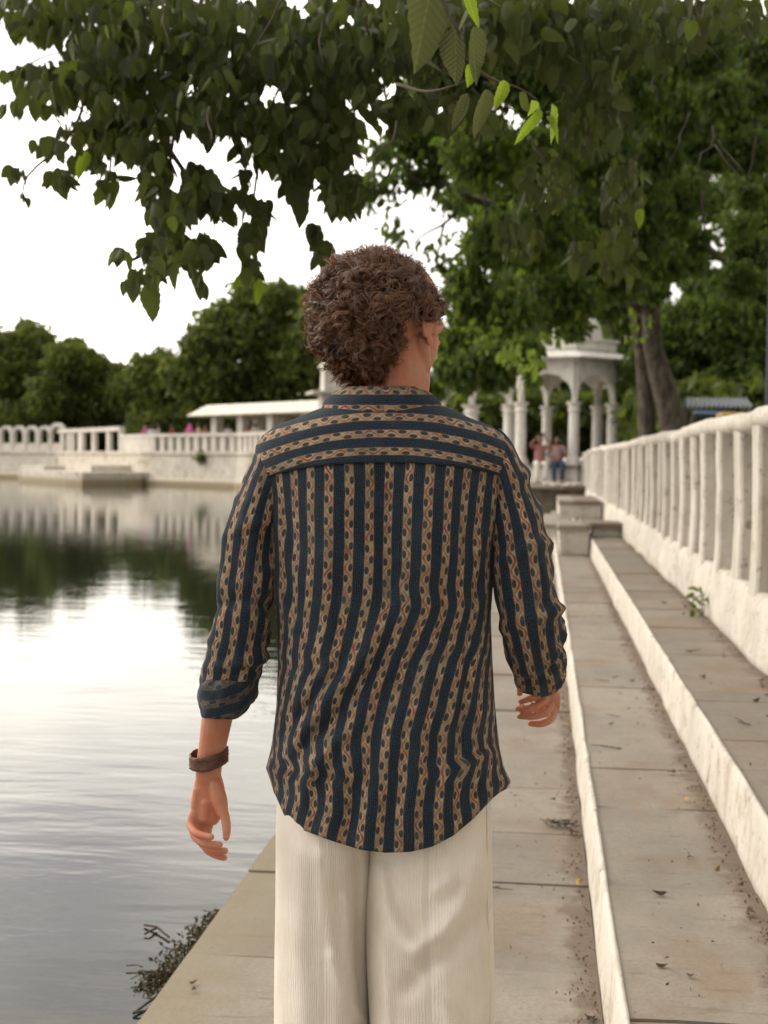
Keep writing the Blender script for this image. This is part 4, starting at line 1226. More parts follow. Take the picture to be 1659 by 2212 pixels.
# large pale leaves and the fresh green cluster close to the lens
def one_leaf(px, py, d, L, rx, ry, rz, mat, w=1.0, var=0, label=None, tv=.3):
    me = meshes[var].copy(); me.materials.clear(); me.materials.append(mat)
    me.attributes['tint'].data.foreach_set('value', np.full(len(me.vertices), tv, dtype=np.float32))
    o = bpy.data.objects.new('leaf', me); COL.objects.link(o); o.parent = near
    o.location = nrel(px, py, d); o.scale = (L * w, L, L); o.rotation_euler = (rx, ry, YAW + rz)
    if label: o['label'] = label
    return o
M_PALE = m_leaf('pale_leaf_underside', (.075, .088, .042), (.11, .125, .058), None, .25, veins=True)
one_leaf(935, -45, 3.0, .205, .12, .16, .15, M_PALE, .95, 5, 'large pale toothed leaf')
one_leaf(985, 60, 3.0, .125, .1, .06, -.3, M_PALE, .9, 0)
one_leaf(1020, 55, 3.05, .13, .0, -.25, .6, M_PALE, .7, 2)
one_leaf(1000, -30, 3.1, .10, -.3, -.4, .5, M_YOUNG, .8, 1)
one_leaf(1030, 130, 3.1, .065, .4, .3, .2, M_YOUNG, .9, 0)
one_leaf(1090, 172, 3.15, .075, .1, .25, .1, M_YOUNG, .8, 3, tv=.9)
one_leaf(1120, 200, 3.2, .07, .5, -.9, .2, M_LEAF_NEAR, .9, 1, tv=.8)
one_leaf(1165, 232, 3.2, .105, .5, .15, .7, M_YOUNG, .75, 1, 'bright yellow-green drooping leaf')
one_leaf(1150, 215, 3.22, .07, .9, -.5, .2, M_YOUNG, .8, 4, tv=.5)
one_leaf(1180, 250, 3.24, .08, -.5, .4, 1.8, M_YOUNG, .8, 1, tv=.7)
one_leaf(1190, 222, 3.25, .10, -.3, .1, 1.0, M_YOUNG, .8, 1, tv=.9)
one_leaf(1050, 190, 3.2, .12, .1, .1, .5, M_PALE, .6, 2)
one_leaf(1010, 200, 3.3, .10, .2, .5, -.5, M_PALE, .7, 3)
one_leaf(330, 610, 5.0, .15, .0, .05, .2, M_LEAF_NEAR, 1.0, 0, tv=.9)
one_leaf(640, 395, 5.0, .17, .0, -.1, .3, M_LEAF_NEAR, 1.0, 5)
one_leaf(300, 395 - 320, 5.2, .13, .1, .1, .2, M_PALE, .9, 2, tv=.8)
one_leaf(185, 325, 5.3, .12, .1, .2, .4, M_YOUNG, .7, 2, tv=.0)
one_leaf(545, 590, 5.2, .10, .2, .9, .2, M_YOUNG, .9, 2)
one_leaf(560, 600, 5.2, .11, .0, .1, .8, M_YOUNG, .9, 0, tv=.0)
one_leaf(1385, 450, 5.0, .075, .1, .1, .1, M_YOUNG, .9, 0, tv=.9)

# bright low sprays of the leaning tree beside the man's head
mbp, tt, ss = [], [], []
for px, py, rx, ry, d, n in ((1120, 765, 50, 24, 13, 46), (1040, 715, 60, 44, 15, 70), (975, 790, 34, 30, 16, 30), (1090, 650, 60, 40, 16, 50), (1152, 800, 12, 14, 12, 6), (1370, 700, 40, 40, 19, 26), (1170, 740, 40, 26, 15, 34)):
    for i in range(n):
        r = math.sqrt(random.random()); a = random.uniform(0, 2 * PI)
        mbp.append(tuple(P(px + rx * r * math.cos(a), py + ry * r * math.sin(a), d + random.uniform(-.8, .8)) - bt)); tt.append(random.random()); ss.append(random.uniform(.07, .13))
V, F, T = leaves_np(np.array(mbp), np.array(ss), 'mid', .7, np.array(tt) * .6)
tag(mesh_np('leafy_spray', V, F, M_LEAF_BRIGHT, big, T), kind='stuff')

# ---------------------------------------------------------------- small plants, litter, floating weed
pl = P(1525, 1345, 7.6); 
Ypl = 9.15
plant = tag(empty('wall_plant', (1.075, Ypl, .425)), 'small green plant growing where the parapet base meets the upper step', 'plant')
mb = MB()
for k in range(5):
    mb.tube([(0, 0, 0), (random.uniform(-.04, .02), random.uniform(-.05, .05), .07), (random.uniform(-.1, .02), random.uniform(-.1, .1), .14)], .003, 5)
mb.build('stem', M_TWIG, plant)
for k in range(18):
    me = bpy.data.meshes['leaf'].copy(); me.materials.clear(); me.materials.append(M_LEAF_BRIGHT if k % 2 else M_LEAF_MID)
    o = bpy.data.objects.new('leaf', me); COL.objects.link(o); o.parent = plant
    o.location = (random.uniform(-.09, .02), random.uniform(-.10, .10), random.uniform(.03, .21)); s = random.uniform(.04, .075); o.scale = (s, s, s)
    o.rotation_euler = (random.gauss(0, .8), random.gauss(0, .8), random.uniform(0, 6.28))
wp = wall_point(437)[0]
o_ = MB()
V, F, T = leaves_np(rng.normal(0, .16, (160, 3)), rng.uniform(.12, .22, 160), 'small', .9, rng.uniform(0, .6, 160))
o = mesh_np('wall_tuft', V, F, M_LEAF_MID, None, T); o.location = (wp.x + .05, wp.y - .55, 1.55); tag(o, 'dark green tuft of weed growing out of the far lake wall', 'plant', kind='stuff')

M_DRY = [m_plain('dry_brown_leaf', (.13, .075, .035), .8, .3, 30), m_plain('dry_dark_leaf', (.055, .04, .025), .8, .3, 30), m_plain('yellow_leaf', (.42, .25, .05), .7, .3, 30)]
lv = []
for k in range(3):
    V, F = LEAFS['mid']; V = V.copy(); V = np.stack([V[:, 0], -V[:, 2] - .5, V[:, 1] * 1.4 + .1 * np.sin(V[:, 2] * 4 + k) + .14], -1)
    me = bpy.data.meshes.new('fallen_leaf'); me.from_pydata(V.tolist(), [], F.tolist()); me.materials.append(M_DRY[k]); lv.append(me)
def litter(n, x0, x1, y0, y1, z, where, cols, edge=None):
    for i in range(n):
        y = y0 + (y1 - y0) * random.random() ** 1.5
        x = random.uniform(x0, x1) if edge is None or random.random() < .35 else edge - abs(random.gauss(0, .05))
        k = random.choices((0, 1, 2), cols)[0]
        s = random.uniform(.020, .050)
        o = bpy.data.objects.new('fallen_leaf', lv[k]); COL.objects.link(o)
        o.location = (x, y, z + .004); o.scale = (s, s, s); o.rotation_euler = (random.gauss(0, .12), random.gauss(0, .12), random.uniform(0, 6.28))
        kn = ('dry brown', 'curled dark', 'small yellow')[k]
        tag(o, f'{kn} fallen leaf lying {where}', 'leaf', f'{kn} leaves fallen {where}')
litter(34, -.5, .14, 3.0, 11, .004, 'on the path near the lower riser', (5, 4, 2), .16)
litter(20, .27, .6, 3.2, 11, .204, 'on the lower step', (5, 4, 1), .62)
litter(14, .72, 1.06, 4.6, 12, .424, 'on the upper step', (4, 5, 0), 1.06)
litter(8, -.95, -.55, 3.4, 7, .004, 'on the path beside the water', (4, 5, 1))
tw0 = []
for i in range(14):
    xx, zz, wh = random.choice(((random.uniform(-.4, .1), .006, 'on the path'), (random.uniform(.27, .6), .206, 'on the lower step'), (random.uniform(.72, 1.05), .426, 'on the upper step')))
    if i < 4: 
        mb = MB(); pts_ = [Vector((0, 0, 0))]
        for s in range(5): pts_.append(pts_[-1] + Vector((.02, random.uniform(-.006, .006), random.uniform(-.001, .003))))
        mb.tube(pts_, [.0022, .002, .002, .0018, .0014, .001], 5); mb.tube([pts_[2], pts_[2] + Vector((.012, .012, .002))], .0012, 4)
        o = mb.build('fallen_twig', M_DRY[1]); tw0.append(o)
    else:
        o = random.choice(tw0).copy(); COL.objects.link(o)
    o.location = (xx, random.uniform(3.1, 8), zz); o.rotation_euler = (0, 0, random.uniform(0, 6.28)); s = random.uniform(.8, 1.5); o.scale = (s, s, s)
    tag(o, f'thin dry twig lying {wh}', 'twig', f'dry twigs {wh}')
# crumbs of dirt and leaf bits swept against the risers
for nm, ex, z, n, lab in (('dirt_crumbs', .165, .006, 900, 'fine brown dirt and leaf crumbs swept along the foot of the lower riser'), ('dirt_crumbs', .628, .207, 700, 'fine brown dirt and leaf crumbs along the foot of the upper riser'), ('dirt_crumbs', 1.09, .427, 400, 'dirt crumbs along the foot of the parapet on the upper step')):
    yy = 3.0 + 9 * rng.random(n) ** 1.4; xx = ex - np.abs(rng.normal(0, .035, n)) - (rng.random(n) < .12) * rng.random(n) * .35
    V, F, T = leaves_np(np.stack([xx, yy, np.full(n, z + .004)], -1), rng.uniform(.004, .014, n), 'small', 1.4, rng.random(n))
    tag(mesh_np(nm, V, F, M_DRY[0], None, T), lab, kind='stuff')
# dark clump of debris on the path
cy = 1.45 * FP / (1785 - 998); cx = (1222 - 1174) / FP * cy
cl = tag(empty('debris_clump', (cx, cy, .005)), 'dark clump of matted twigs and leaves on the path just left of the lower riser', 'debris')
mb = MB()
for k in range(46):
    a = random.uniform(0, 6.28); r = random.uniform(0, .05); q = Vector((r * math.cos(a) * 1.5, r * math.sin(a), random.uniform(0, .014)))
    b = random.uniform(0, 6.28); mb.tube([q, q + Vector((math.cos(b) * .03, math.sin(b) * .025, random.uniform(-.004, .008)))], .0015, 4)
mb.build('twigs', M_DRY[1], cl)
for k in range(7):
    o = bpy.data.objects.new('leaf', lv[k % 2]); COL.objects.link(o); o.parent = cl
    s = random.uniform(.025, .04); o.scale = (s, s, s); o.location = (random.uniform(-.07, .07), random.uniform(-.04, .04), .008); o.rotation_euler = (random.gauss(0, .4), random.gauss(0, .4), random.uniform(0, 6))

# floating weed at the path edge
def on_water(px, py):
    v = CR @ Vector(((px - 829.5) / FP, (1106.0 - py) / FP, -1.0)); t = (WZ - EYE.z) / v.z
    return EYE + v * t
w0 = on_water(405, 2060)
weed = tag(empty('floating_weed', w0), 'tangle of brown green water weed and sticks floating against the edge of the path', 'water weed')
M_WEED = m_leaf('water_weed', (.040, .030, .014), (.085, .068, .028), (.14, .14, .03), .2)
poly = [on_water(x, y) - w0 for x, y in ((478, 1978), (462, 2000), (440, 2020), (425, 2050), (405, 2075), (385, 2100), (350, 2120), (320, 2130))]
n = 620; pw = []
for i in range(n):
    t = random.random() * (len(poly) - 1); k = int(t); q = poly[k].lerp(poly[min(k + 1, len(poly) - 1)], t - k)
    w = .010 + .055 * math.sin(min(1, t / (len(poly) - 1)) * PI) ** .6
    pw.append((min(q.x + random.gauss(0, w * .6) - .012, PATH_L - w0.x - .006), q.y + random.gauss(0, w), random.uniform(.002, .014)))
V, F, T = leaves_np(np.array(pw), rng.uniform(.008, .022, n), 'small', 1.5, rng.random(n))
tag(mesh_np('weed_leaves', V, F, M_WEED, weed, T), kind='stuff')
mb = MB()
for i in range(90):
    q = Vector(pw[i * 5]); b = random.uniform(0, 6.28); L = random.uniform(.02, .07)
    mb.tube([q, q + Vector((math.cos(b) * L * .5, math.sin(b) * L * .5, random.uniform(-.004, .01))), q + Vector((math.cos(b + .4) * L, math.sin(b + .4) * L, .0))], .0016, 4)
tag(mb.build('strands', M_DRY[1], weed), kind='stuff')
for a, b_, c in (((445, 2085), (410, 2130), (385, 2165)), ((380, 2120), (340, 2160), (288, 2194)), ((288, 2194), (320, 2192), (345, 2180)), ((365, 2030), (338, 2010), (312, 2002)), ((338, 2010), (322, 2020), (312, 2022))):
    mb = MB(); mb.tube([on_water(*a) - w0 + Vector((0, 0, .008)), on_water(*b_) - w0 + Vector((0, 0, .012)), on_water(*c) - w0 + Vector((0, 0, .006))], .0035, 6)
    mb.build('stick', M_DRY[1], weed)
# ---------------------------------------------------------------- the walking man
D0 = 2.46
fwd = Vector((-math.sin(YAW), math.cos(YAW), 0))
ml = EYE + fwd * D0
man = empty('person')
man.matrix_world = (Matrix.Translation((ml.x, ml.y, 1.45)) @ Matrix.Rotation(YAW, 4, 'Z') @ Matrix.Rotation(-ROLL, 4, 'Y') @ Matrix.Translation((0, 0, -1.45)))
tag(man, 'curly-haired man seen from behind on the path in navy patterned shirt and cream trousers', 'person')

def mp(px, py, y=0.0):
    k = (D0 + y) / FP
    return Vector(((px - 829.5) * k, y, 1.45 - (py - 994.4) * k))
def itp(tab, x):
    if x <= tab[0][0]: return list(tab[0][1:])
    for a, b in zip(tab[:-1], tab[1:]):
        if x <= b[0]:
            t = (x - a[0]) / (b[0] - a[0]); t = t * t * (3 - 2 * t) if False else t
            return [p + (q - p) * t for p, q in zip(a[1:], b[1:])]
    return list(tab[-1][1:])
def sm(a, b, x):
    t = min(1, max(0, (x - a) / (b - a))); return t * t * (3 - 2 * t)

# shirt body: py -> left px, right px, back depth, front depth
TOR = [(838, 752, 905, .060, .060), (862, 742, 922, .068, .066), (878, 718, 945, .082, .074), (892, 680, 978, .094, .080), (908, 640, 1012, .104, .088), (925, 598, 1056, .112, .094), (943, 572, 1082, .119, .10), (965, 558, 1098, .126, .105),
       (1000, 554, 1104, .134, .112), (1050, 566, 1096, .139, .118), (1120, 574, 1084, .141, .122), (1220, 582, 1066, .138, .122), (1330, 594, 1058, .132, .120), (1430, 600, 1062, .130, .120), (1530, 596, 1068, .134, .124),
       (1620, 585, 1078, .140, .128), (1664, 573, 1088, .142, .129), (1694, 586, 1103, .143, .130), (1716, 590, 1090, .143, .130), (1780, 596, 1092, .144, .130), (1860, 598, 1094, .144, .130)]
HEMB = [(560, 1670), (586, 1732), (600, 1776), (640, 1801), (700, 1824), (760, 1843), (815, 1850), (870, 1848), (920, 1836), (965, 1812), (1010, 1775), (1050, 1733), (1075, 1712), (1100, 1692), (1120, 1690)]
HEMF = [(560, 1655), (590, 1690), (700, 1760), (830, 1790), (960, 1760), (1090, 1690), (1120, 1690)]
RIDGE = [  # polyline px, width px, amplitude m
    ([(598, 1660), (650, 1590), (700, 1520), (760, 1455), (820, 1370), (858, 1270)], 15, .0135),
    ([(625, 1650), (668, 1600), (715, 1565), (790, 1470), (850, 1400)], 12, -.010),
    ([(640, 1730), (680, 1650), (740, 1560), (800, 1490), (850, 1410), (880, 1300)], 16, .010),
    ([(600, 1560), (650, 1510), (700, 1450), (740, 1390)], 13, .011),
    ([(600, 1500), (640, 1470), (690, 1400), (720, 1330)], 12, .007),
    ([(605, 1600), (640, 1560), (690, 1480)], 9, -.009),
    ([(700, 1820), (715, 1740), (745, 1640)], 16, .008),
    ([(785, 1850), (800, 1760), (830, 1640), (865, 1540)], 17, .009),
    ([(745, 1830), (765, 1740), (790, 1650)], 13, -.007),
    ([(880, 1850), (885, 1740), (905, 1600), (930, 1450)], 18, .008),
    ([(965, 1810), (965, 1700), (975, 1560), (1000, 1400)], 16, .010),
    ([(1000, 1700), (1012, 1560), (1028, 1420), (1045, 1300), (1060, 1180)], 13, .012),
    ([(985, 1640), (996, 1520), (1015, 1380)], 9, -.010),
    ([(1045, 1700), (1045, 1600), (1050, 1480)], 11, .009),
    ([(585, 1100), (600, 1200), (598, 1320)], 14, .010),
    ([(612, 1080), (628, 1180), (632, 1280)], 11, -.006),
    ([(1062, 1070), (1045, 1180), (1030, 1290)], 13, .008),
    ([(820, 1040), (828, 1150), (836, 1260), (830, 1330)], 12, -.006),
    ([(700, 1100), (690, 1250), (688, 1380)], 22, .005),
    ([(940, 1100), (930, 1250), (905, 1400)], 24, .006),
    ([(760, 1060), (752, 1200), (748, 1330)], 18, -.004),
    ([(640, 1780), (655, 1720), (670, 1660)], 10, .006),
    ([(582, 1110), (620, 1180), (648, 1270)], 8, .008), ([(580, 1170), (618, 1260), (650, 1360)], 8, -.007), ([(590, 1240), (625, 1340), (660, 1420)], 8, .007),
    ([(1070, 1110), (1035, 1180), (1005, 1270)], 8, .008), ([(1068, 1170), (1030, 1270), (1010, 1350)], 8, -.007), ([(1062, 1500), (1030, 1580), (1015, 1680)], 9, .008),
    ([(700, 1620), (760, 1540), (830, 1470)], 8, -.008), ([(660, 1690), (720, 1610), (780, 1560)], 8, .007), ([(1090, 1660), (1050, 1640), (1010, 1600)], 9, .007),
]
RS = []
for pts, w, a in RIDGE:
    RS.append((np.array(pts, float), w * 1.3, a))
def fold(px, py):
    h = 0.0
    for pts, w, a in RS:
        if px < pts[:, 0].min() - 60 or px > pts[:, 0].max() + 60 or py < pts[:, 1].min() - 70 or py > pts[:, 1].max() + 70: continue
        A = pts[:-1]; B = pts[1:]; q = np.array([px, py]); d = B - A
        t = np.clip(((q - A) * d).sum(1) / (d * d).sum(1), 0, 1)
        dist = np.sqrt((((A + d * t[:, None]) - q) ** 2).sum(1)).min()
        ends = min(np.hypot(*(q - pts[0])), np.hypot(*(q - pts[-1]))) 
        h += 1.35 * a * math.exp(-(dist / w) ** 2) * (0.45 + .55 * min(1, ends / 60))
    n = noise.noise(Vector((px * .013, py * .005, 3))) * .007 + noise.noise(Vector((px * .035, py * .014, 8))) * .003
    return h + n * sm(1010, 1120, py)
CSH = [(1000, 841), (1194, 836), (1306, 834), (1360, 818), (1420, 792), (1480, 770), (1593, 744), (1779, 731), (1860, 727)]

def torso_rings(py_of, rows, n=150, offset=0.0, ybias=0.0):
    """py_of(k, px, back) gives the photo row of ring k at this column; returns rings, uvs."""
    rings, uvs = [], []
    for k in range(rows):
        rg, pxs = [], []
        for j in range(n):
            t = -PI / 2 + 2 * PI * j / n         # starts at the middle of the back
            ct, st = math.cos(t), math.sin(t)
            e = .86
            cx_ = math.copysign(abs(ct) ** e, ct); sy_ = math.copysign(abs(st) ** .95, st)
            py = py_of(k, 830 + 250 * cx_, sy_ < 0)
            L, Rr, db, df = itp(TOR, py)
            px = (L + Rr) / 2 + (Rr - L) / 2 * cx_
            y = sy_ * (db if sy_ < 0 else df)
            # spine hollow and shoulder blades
            if sy_ < 0:
                y += .012 * math.exp(-((px - 832) / 46) ** 2) * sm(960, 1060, py) * (1 - sm(1350, 1500, py))
                y -= .010 * (math.exp(-((px - 720) / 60) ** 2) + math.exp(-((px - 945) / 60) ** 2)) * sm(950, 1030, py) * (1 - sm(1150, 1300, py))
                y -= fold(px, py) * (0.3 + .7 * abs(sy_))
            q = mp(px, py, y)
            if offset:
                q += Vector((ct * offset, st * offset, offset * .2))
            rg.append(q); pxs.append((px, py))
        # arc length from the stripe line in the middle
        arc = [0.0]
        for j in range(1, n): 
            a, b = rg[j], rg[j - 1]; arc.append(arc[-1] + math.hypot(a.x - b.x, a.y - b.y))
        tot = arc[-1] + math.hypot(rg[0].x - rg[-1].x, rg[0].y - rg[-1].y)
        rings.append(rg)
        uvs.append([(arc[j] if j <= n // 2 else arc[j] - tot) for j in range(n)])
    return rings, uvs, n

def shirt_body():
    rows0 = [1000 + 12 * i for i in range(46)]    # 1000..1540
    K = 32
    def py_of(k, px, back):
        if k < len(rows0): return rows0[k] if k else 985
        f = (k - len(rows0) + 1) / K
        h = itp(HEMB if back else HEMF, px)[0]
        return rows0[-1] + (h - rows0[-1]) * f
    rings, arcs, n = torso_rings(py_of, len(rows0) + K)
    mb = MB(); vs, uvs = [], []
    flat_v, flat_uv = [], []
    for k, (rg, ar) in enumerate(zip(rings, arcs)):
        for j, (q, a) in enumerate(zip(rg, ar)):
            py = py_of(k, 0, True) if k < len(rows0) else 994.4 + (1.45 - q.z) / ((D0 + q.y) / FP)
            c = itp(CSH, py)[0]
            u = a - (c - 829.5 + (829.5 - 829.5)) / FP * (D0 - .13) + .0355 * .5
            # the row's own middle is not at 829.5
            L, Rr, db, df = itp(TOR, py)
            u += ((L + Rr) / 2 - 829.5) / FP * (D0 - .13)
            flat_v.append(q); flat_uv.append((u, -q.z))
    # split the ring at the front so the pattern does not wrap
    fs = []
    m = len(rings)
    half = n // 2
    for k in range(m - 1):
        for j in range(n):
            a, b = k * n + j, k * n + (j + 1) % n
            if j == half: continue
            fs.append((a, b, b + n, a + n))
    mb.add(flat_v, fs, flat_uv)
    # front placket closing the gap
    fs2 = [(k * n + half, k * n + (half + 1) % n, (k + 1) * n + (half + 1) % n, (k + 1) * n + half) for k in range(m - 1)]
    mb.f += fs2
    return mb
shirt = shirt_body().build('shirt', M_SHIRT, man, smooth=True, uv=True)
md = shirt.modifiers.new('cloth', 'SOLIDIFY'); md.thickness = .0016; md.offset = -1

# yoke with crosswise bands, its lower seam lying proud of the back
def yoke():
    rows = [838, 850, 862, 870, 878, 885, 892, 900, 908, 916, 925, 934, 943, 954, 965, 978, 990]
    K = 4
    def seam(px): return 1000 + 40 * (abs(px - 832) / 262) ** 2.4
    def py_of(k, px, back):
        if k < len(rows): return rows[k]
        f = (k - len(rows) + 1) / K
        e = seam(px) if back else 1020
        return rows[-1] + (e - rows[-1]) * f
    rings, arcs, n = torso_rings(py_of, len(rows) + K, offset=.0028)
    V, UV = [], []
    for k, (rg, ar) in enumerate(zip(rings, arcs)):
        for q, a in zip(rg, ar):
            py = 994.4 + (1.45 - q.z) / ((D0 + q.y) / FP)
            px = 829.5 + q.x * FP / (D0 + q.y)
            w = .003 * noise.noise(Vector((px * .01, py * .02, 0)))
            droop = 48 * (abs(px - 832) / 262) ** 2.2
            V.append(q); UV.append((.0355 * (.5 + (py - droop - 974) / 36.0) + w, a))
    fs = []
    for k in range(len(rings) - 1):
        for j in range(n):
            a, b = k * n + j, k * n + (j + 1) % n
            fs.append((a, b, b + n, a + n))
    mb = MB(); mb.add(V, fs, UV)
    # bottom lip
    return mb
yk = yoke().build('yoke', M_SHIRT, shirt, smooth=True, uv=True)
md = yk.modifiers.new('cloth', 'SOLIDIFY'); md.thickness = .003; md.offset = -1

def collar():
    n = 90; V, UV = [], []; K = 15
    for k in range(K):
        f = k / (K - 1)
        for j in range(n):
            t = -PI / 2 + 2 * PI * (j + .5) / n
            ct, st = math.cos(t), math.sin(t)
            back = max(0, -st)
            if f < .35:      # inner stand going up
                g = f / .35
                hw = .064; hd = .066; py = 868 - (868 - 838) * g + 3 * (1 - back)
            else:
                g = (f - .35) / .65
                hw = .066 + (.112 - .066) * g ** .9 ; hd = .070 + .034 * g ** .8
                low = 892 - 10 * abs(ct) ** 2 * (1 if st < 0 else 0) + 20 * max(0, st)
                py = 834 + (low - 834) * g ** 1.05
                hw += .008 * math.sin(g * PI); hd += .010 * math.sin(g * PI)
            cxp = 824 + (0 if f < .35 else 0)
            y = st * hd + .004
            k_ = (D0 + y) / FP
            q = Vector(((cxp - 829.5) / FP * D0 + ct * hw, y, 1.45 - (py - 994.4) * k_ + (.012 * max(0, st))))
            V.append(q); UV.append((.0355 * (.5 + (py - 843) / 41.0), t * .09))
    fs = []
    for k in range(K - 1):
        for j in range(n - 1): 
            if False: continue
            a, b = k * n + j, k * n + j + 1
            fs.append((a, b, b + n, a + n))
        a, b = k * n + n - 1, k * n
        fs.append((a, b, b + n, a + n))
    mb = MB(); mb.add(V, fs, UV); return mb
cl_ = collar().build('collar', M_SHIRT, shirt, smooth=True, uv=True)
md = cl_.modifiers.new('cloth', 'SOLIDIFY'); md.thickness = .0022; md.offset = 1

def spline(tab, n):
    """Catmull-Rom through rows of numbers."""
    T = [np.array(r, float) for r in tab]; out = []
    for i in range(n):
        u = i / (n - 1) * (len(T) - 1); k = min(int(u), len(T) - 2); t = u - k
        p0, p1, p2, p3 = T[max(k - 1, 0)], T[k], T[k + 1], T[min(k + 2, len(T) - 1)]
        out.append(.5 * ((2 * p1) + (p2 - p0) * t + (2 * p0 - 5 * p1 + 4 * p2 - p3) * t * t + (3 * p1 - p0 - 3 * p2 + p3) * t ** 3))
    return out

def sleeve(tab, name, seed, uoff, creases, n=72, rows=90, vflip=False, wr=1.0):
    """tab rows: px, py, y, half-width px, depth half-width m."""
    S = spline(tab, rows)
    C = [mp(r[0], r[1], r[2]) for r in S]
    V, UV, al = [], [], 0.0
    prev = Vector((0, -1, 0))
    for i, r in enumerate(S):
        if i: al += (C[i] - C[i - 1]).length
        tg = (C[min(i + 1, rows - 1)] - C[max(i - 1, 0)]).normalized()
        b = prev - tg * prev.dot(tg); b.normalize(); prev = b     # towards the lens
        a = tg.cross(b)
        hw = r[3] / FP * (D0 + r[2]); hd = r[4]
        for j in range(n):
            t = 2 * PI * j / n
            ds = 0
            for (s0, ph, wd, am, sl) in creases:
                dd = (al - s0 - sl * math.sin(t + ph)) / wd
                ds += 1.7 * am * math.exp(-dd * dd) * (.55 + .45 * math.cos(t + ph + 1.3))
            ds += (noise.noise(Vector((math.cos(t) * 1.4 + seed, math.sin(t) * 1.4, al * 9))) * .007 + noise.noise(Vector((math.cos(t) * 3 + seed, math.sin(t) * 3, al * 26))) * .0032) * wr
            q = C[i] + a * (math.cos(t) * (hw + ds)) + b * (math.sin(t) * (hd + ds))
            V.append(q); UV.append(((t if t < 1.5 * PI else t - 2 * PI) * .058 + uoff, al))
    fs = []
    cut = int(n * .75)
    for i in range(rows - 1):
        for j in range(n):
            A, B = i * n + j, i * n + (j + 1) % n
            fs.append((A, B, B + n, A + n))
    mb = MB(); mb.add(V, fs, UV)
    o = mb.build(name, M_SHIRT, shirt, smooth=True, uv=True)
    md = o.modifiers.new('cloth', 'SOLIDIFY'); md.thickness = .0016; md.offset = -1
    return o

LS = [(618, 975, .0, 52, .045), (600, 992, .0, 52, .055), (580, 1030, -.002, 48, .062), (562, 1085, -.004, 49, .066), (544, 1150, -.006, 54, .066), (531, 1240, -.008, 58, .063), (521, 1340, -.004, 60, .060), (505, 1420, .010, 60, .058), (492, 1478, .020, 58, .056)]
CRL = [(.10, .5, .012, .006, .02), (.16, 2.0, .011, .006, .03), (.24, 1.2, .012, .005, .02), (.31, 3.0, .010, -.006, .03), (.36, .3, .010, .007, .02), (.41, 2.2, .010, .007, .03), (.45, 1.0, .009, -.006, .02), (.05, 1.2, .012, .005, .02)]
sleeve(LS, 'sleeve', 3.0, .006, CRL)
RSl = [(1040, 968, .0, 52, .045), (1062, 988, .0, 52, .055), (1082, 1025, -.002, 50, .064), (1097, 1080, -.006, 53, .070), (1114, 1150, -.014, 60, .072), (1129, 1235, -.022, 67, .070), (1141, 1320, -.020, 65, .066), (1152, 1385, -.004, 62, .060), (1163, 1432, .035, 56, .052), (1166, 1455, .075, 50, .048)]
CRR = [(.09, 1.4, .012, .006, .02), (.15, .4, .011, .006, .03), (.22, 2.2, .012, .006, .02), (.29, 1.0, .010, -.006, .03), (.33, 2.6, .010, .008, .02), (.38, .6, .010, .008, .03), (.42, 2.0, .009, -.007, .02), (.46, .9, .009, .006, .02)]
sleeve(RSl, 'sleeve', 9.0, .016, CRR)

def cuff(tab, seed, tilt, uoff):
    n, rows = 72, 26
    S = spline(tab, rows); C = [mp(r[0], r[1], r[2]) for r in S]; V, UV, al = [], [], 0
    for i, r in enumerate(S):
        if i: al += (C[i] - C[i - 1]).length
        hw = r[3] / FP * (D0 + r[2]); hd = r[4]
        for j in range(n):
            t = 2 * PI * j / n
            ds = noise.noise(Vector((math.cos(t) * 2 + seed, math.sin(t) * 2, al * 22))) * .006 + noise.noise(Vector((math.cos(t) * 5 + seed, math.sin(t) * 5, al * 50))) * .003
            q = C[i] + Vector((math.cos(t) * (hw + ds), -math.sin(t) * (hd + ds), 0))
            q.z += -tilt[0] * math.sin(t) * hd + tilt[1] * math.cos(t) * hw + .010 * noise.noise(Vector((math.cos(t) * 1.3, math.sin(t) * 1.3, seed)))
            V.append(q); UV.append((al * 1.0 + uoff + .01 * math.sin(t * 2), t * .06))
    fs = [(i * n + j, i * n + (j + 1) % n, (i + 1) * n + (j + 1) % n, (i + 1) * n + j) for i in range(rows - 1) for j in range(n)]
    mb = MB(); mb.add(V, fs, UV)
    o = mb.build('cuff', M_CUFF, shirt, smooth=True, uv=True)
    md = o.modifiers.new('cloth', 'SOLIDIFY'); md.thickness = .0016; md.offset = -1
# rolled cuffs: out over the sleeve end, down, and back in
cuff([(500, 1436, .014, 56, .052), (499, 1440, .014, 63, .064), (494, 1465, .018, 66, .068), (489, 1500, .024, 65, .066), (487, 1515, .026, 62, .062), (489, 1500, .024, 56, .054), (492, 1470, .020, 50, .048)], 2.0, (.45, .12), .020)
cuff([(1160, 1420, .045, 56, .050), (1162, 1424, .05, 60, .056), (1166, 1445, .068, 58, .058), (1166, 1470, .090, 50, .055), (1166, 1478, .095, 44, .048), (1165, 1462, .085, 40, .040)], 6.0, (-.10, .10), .031)

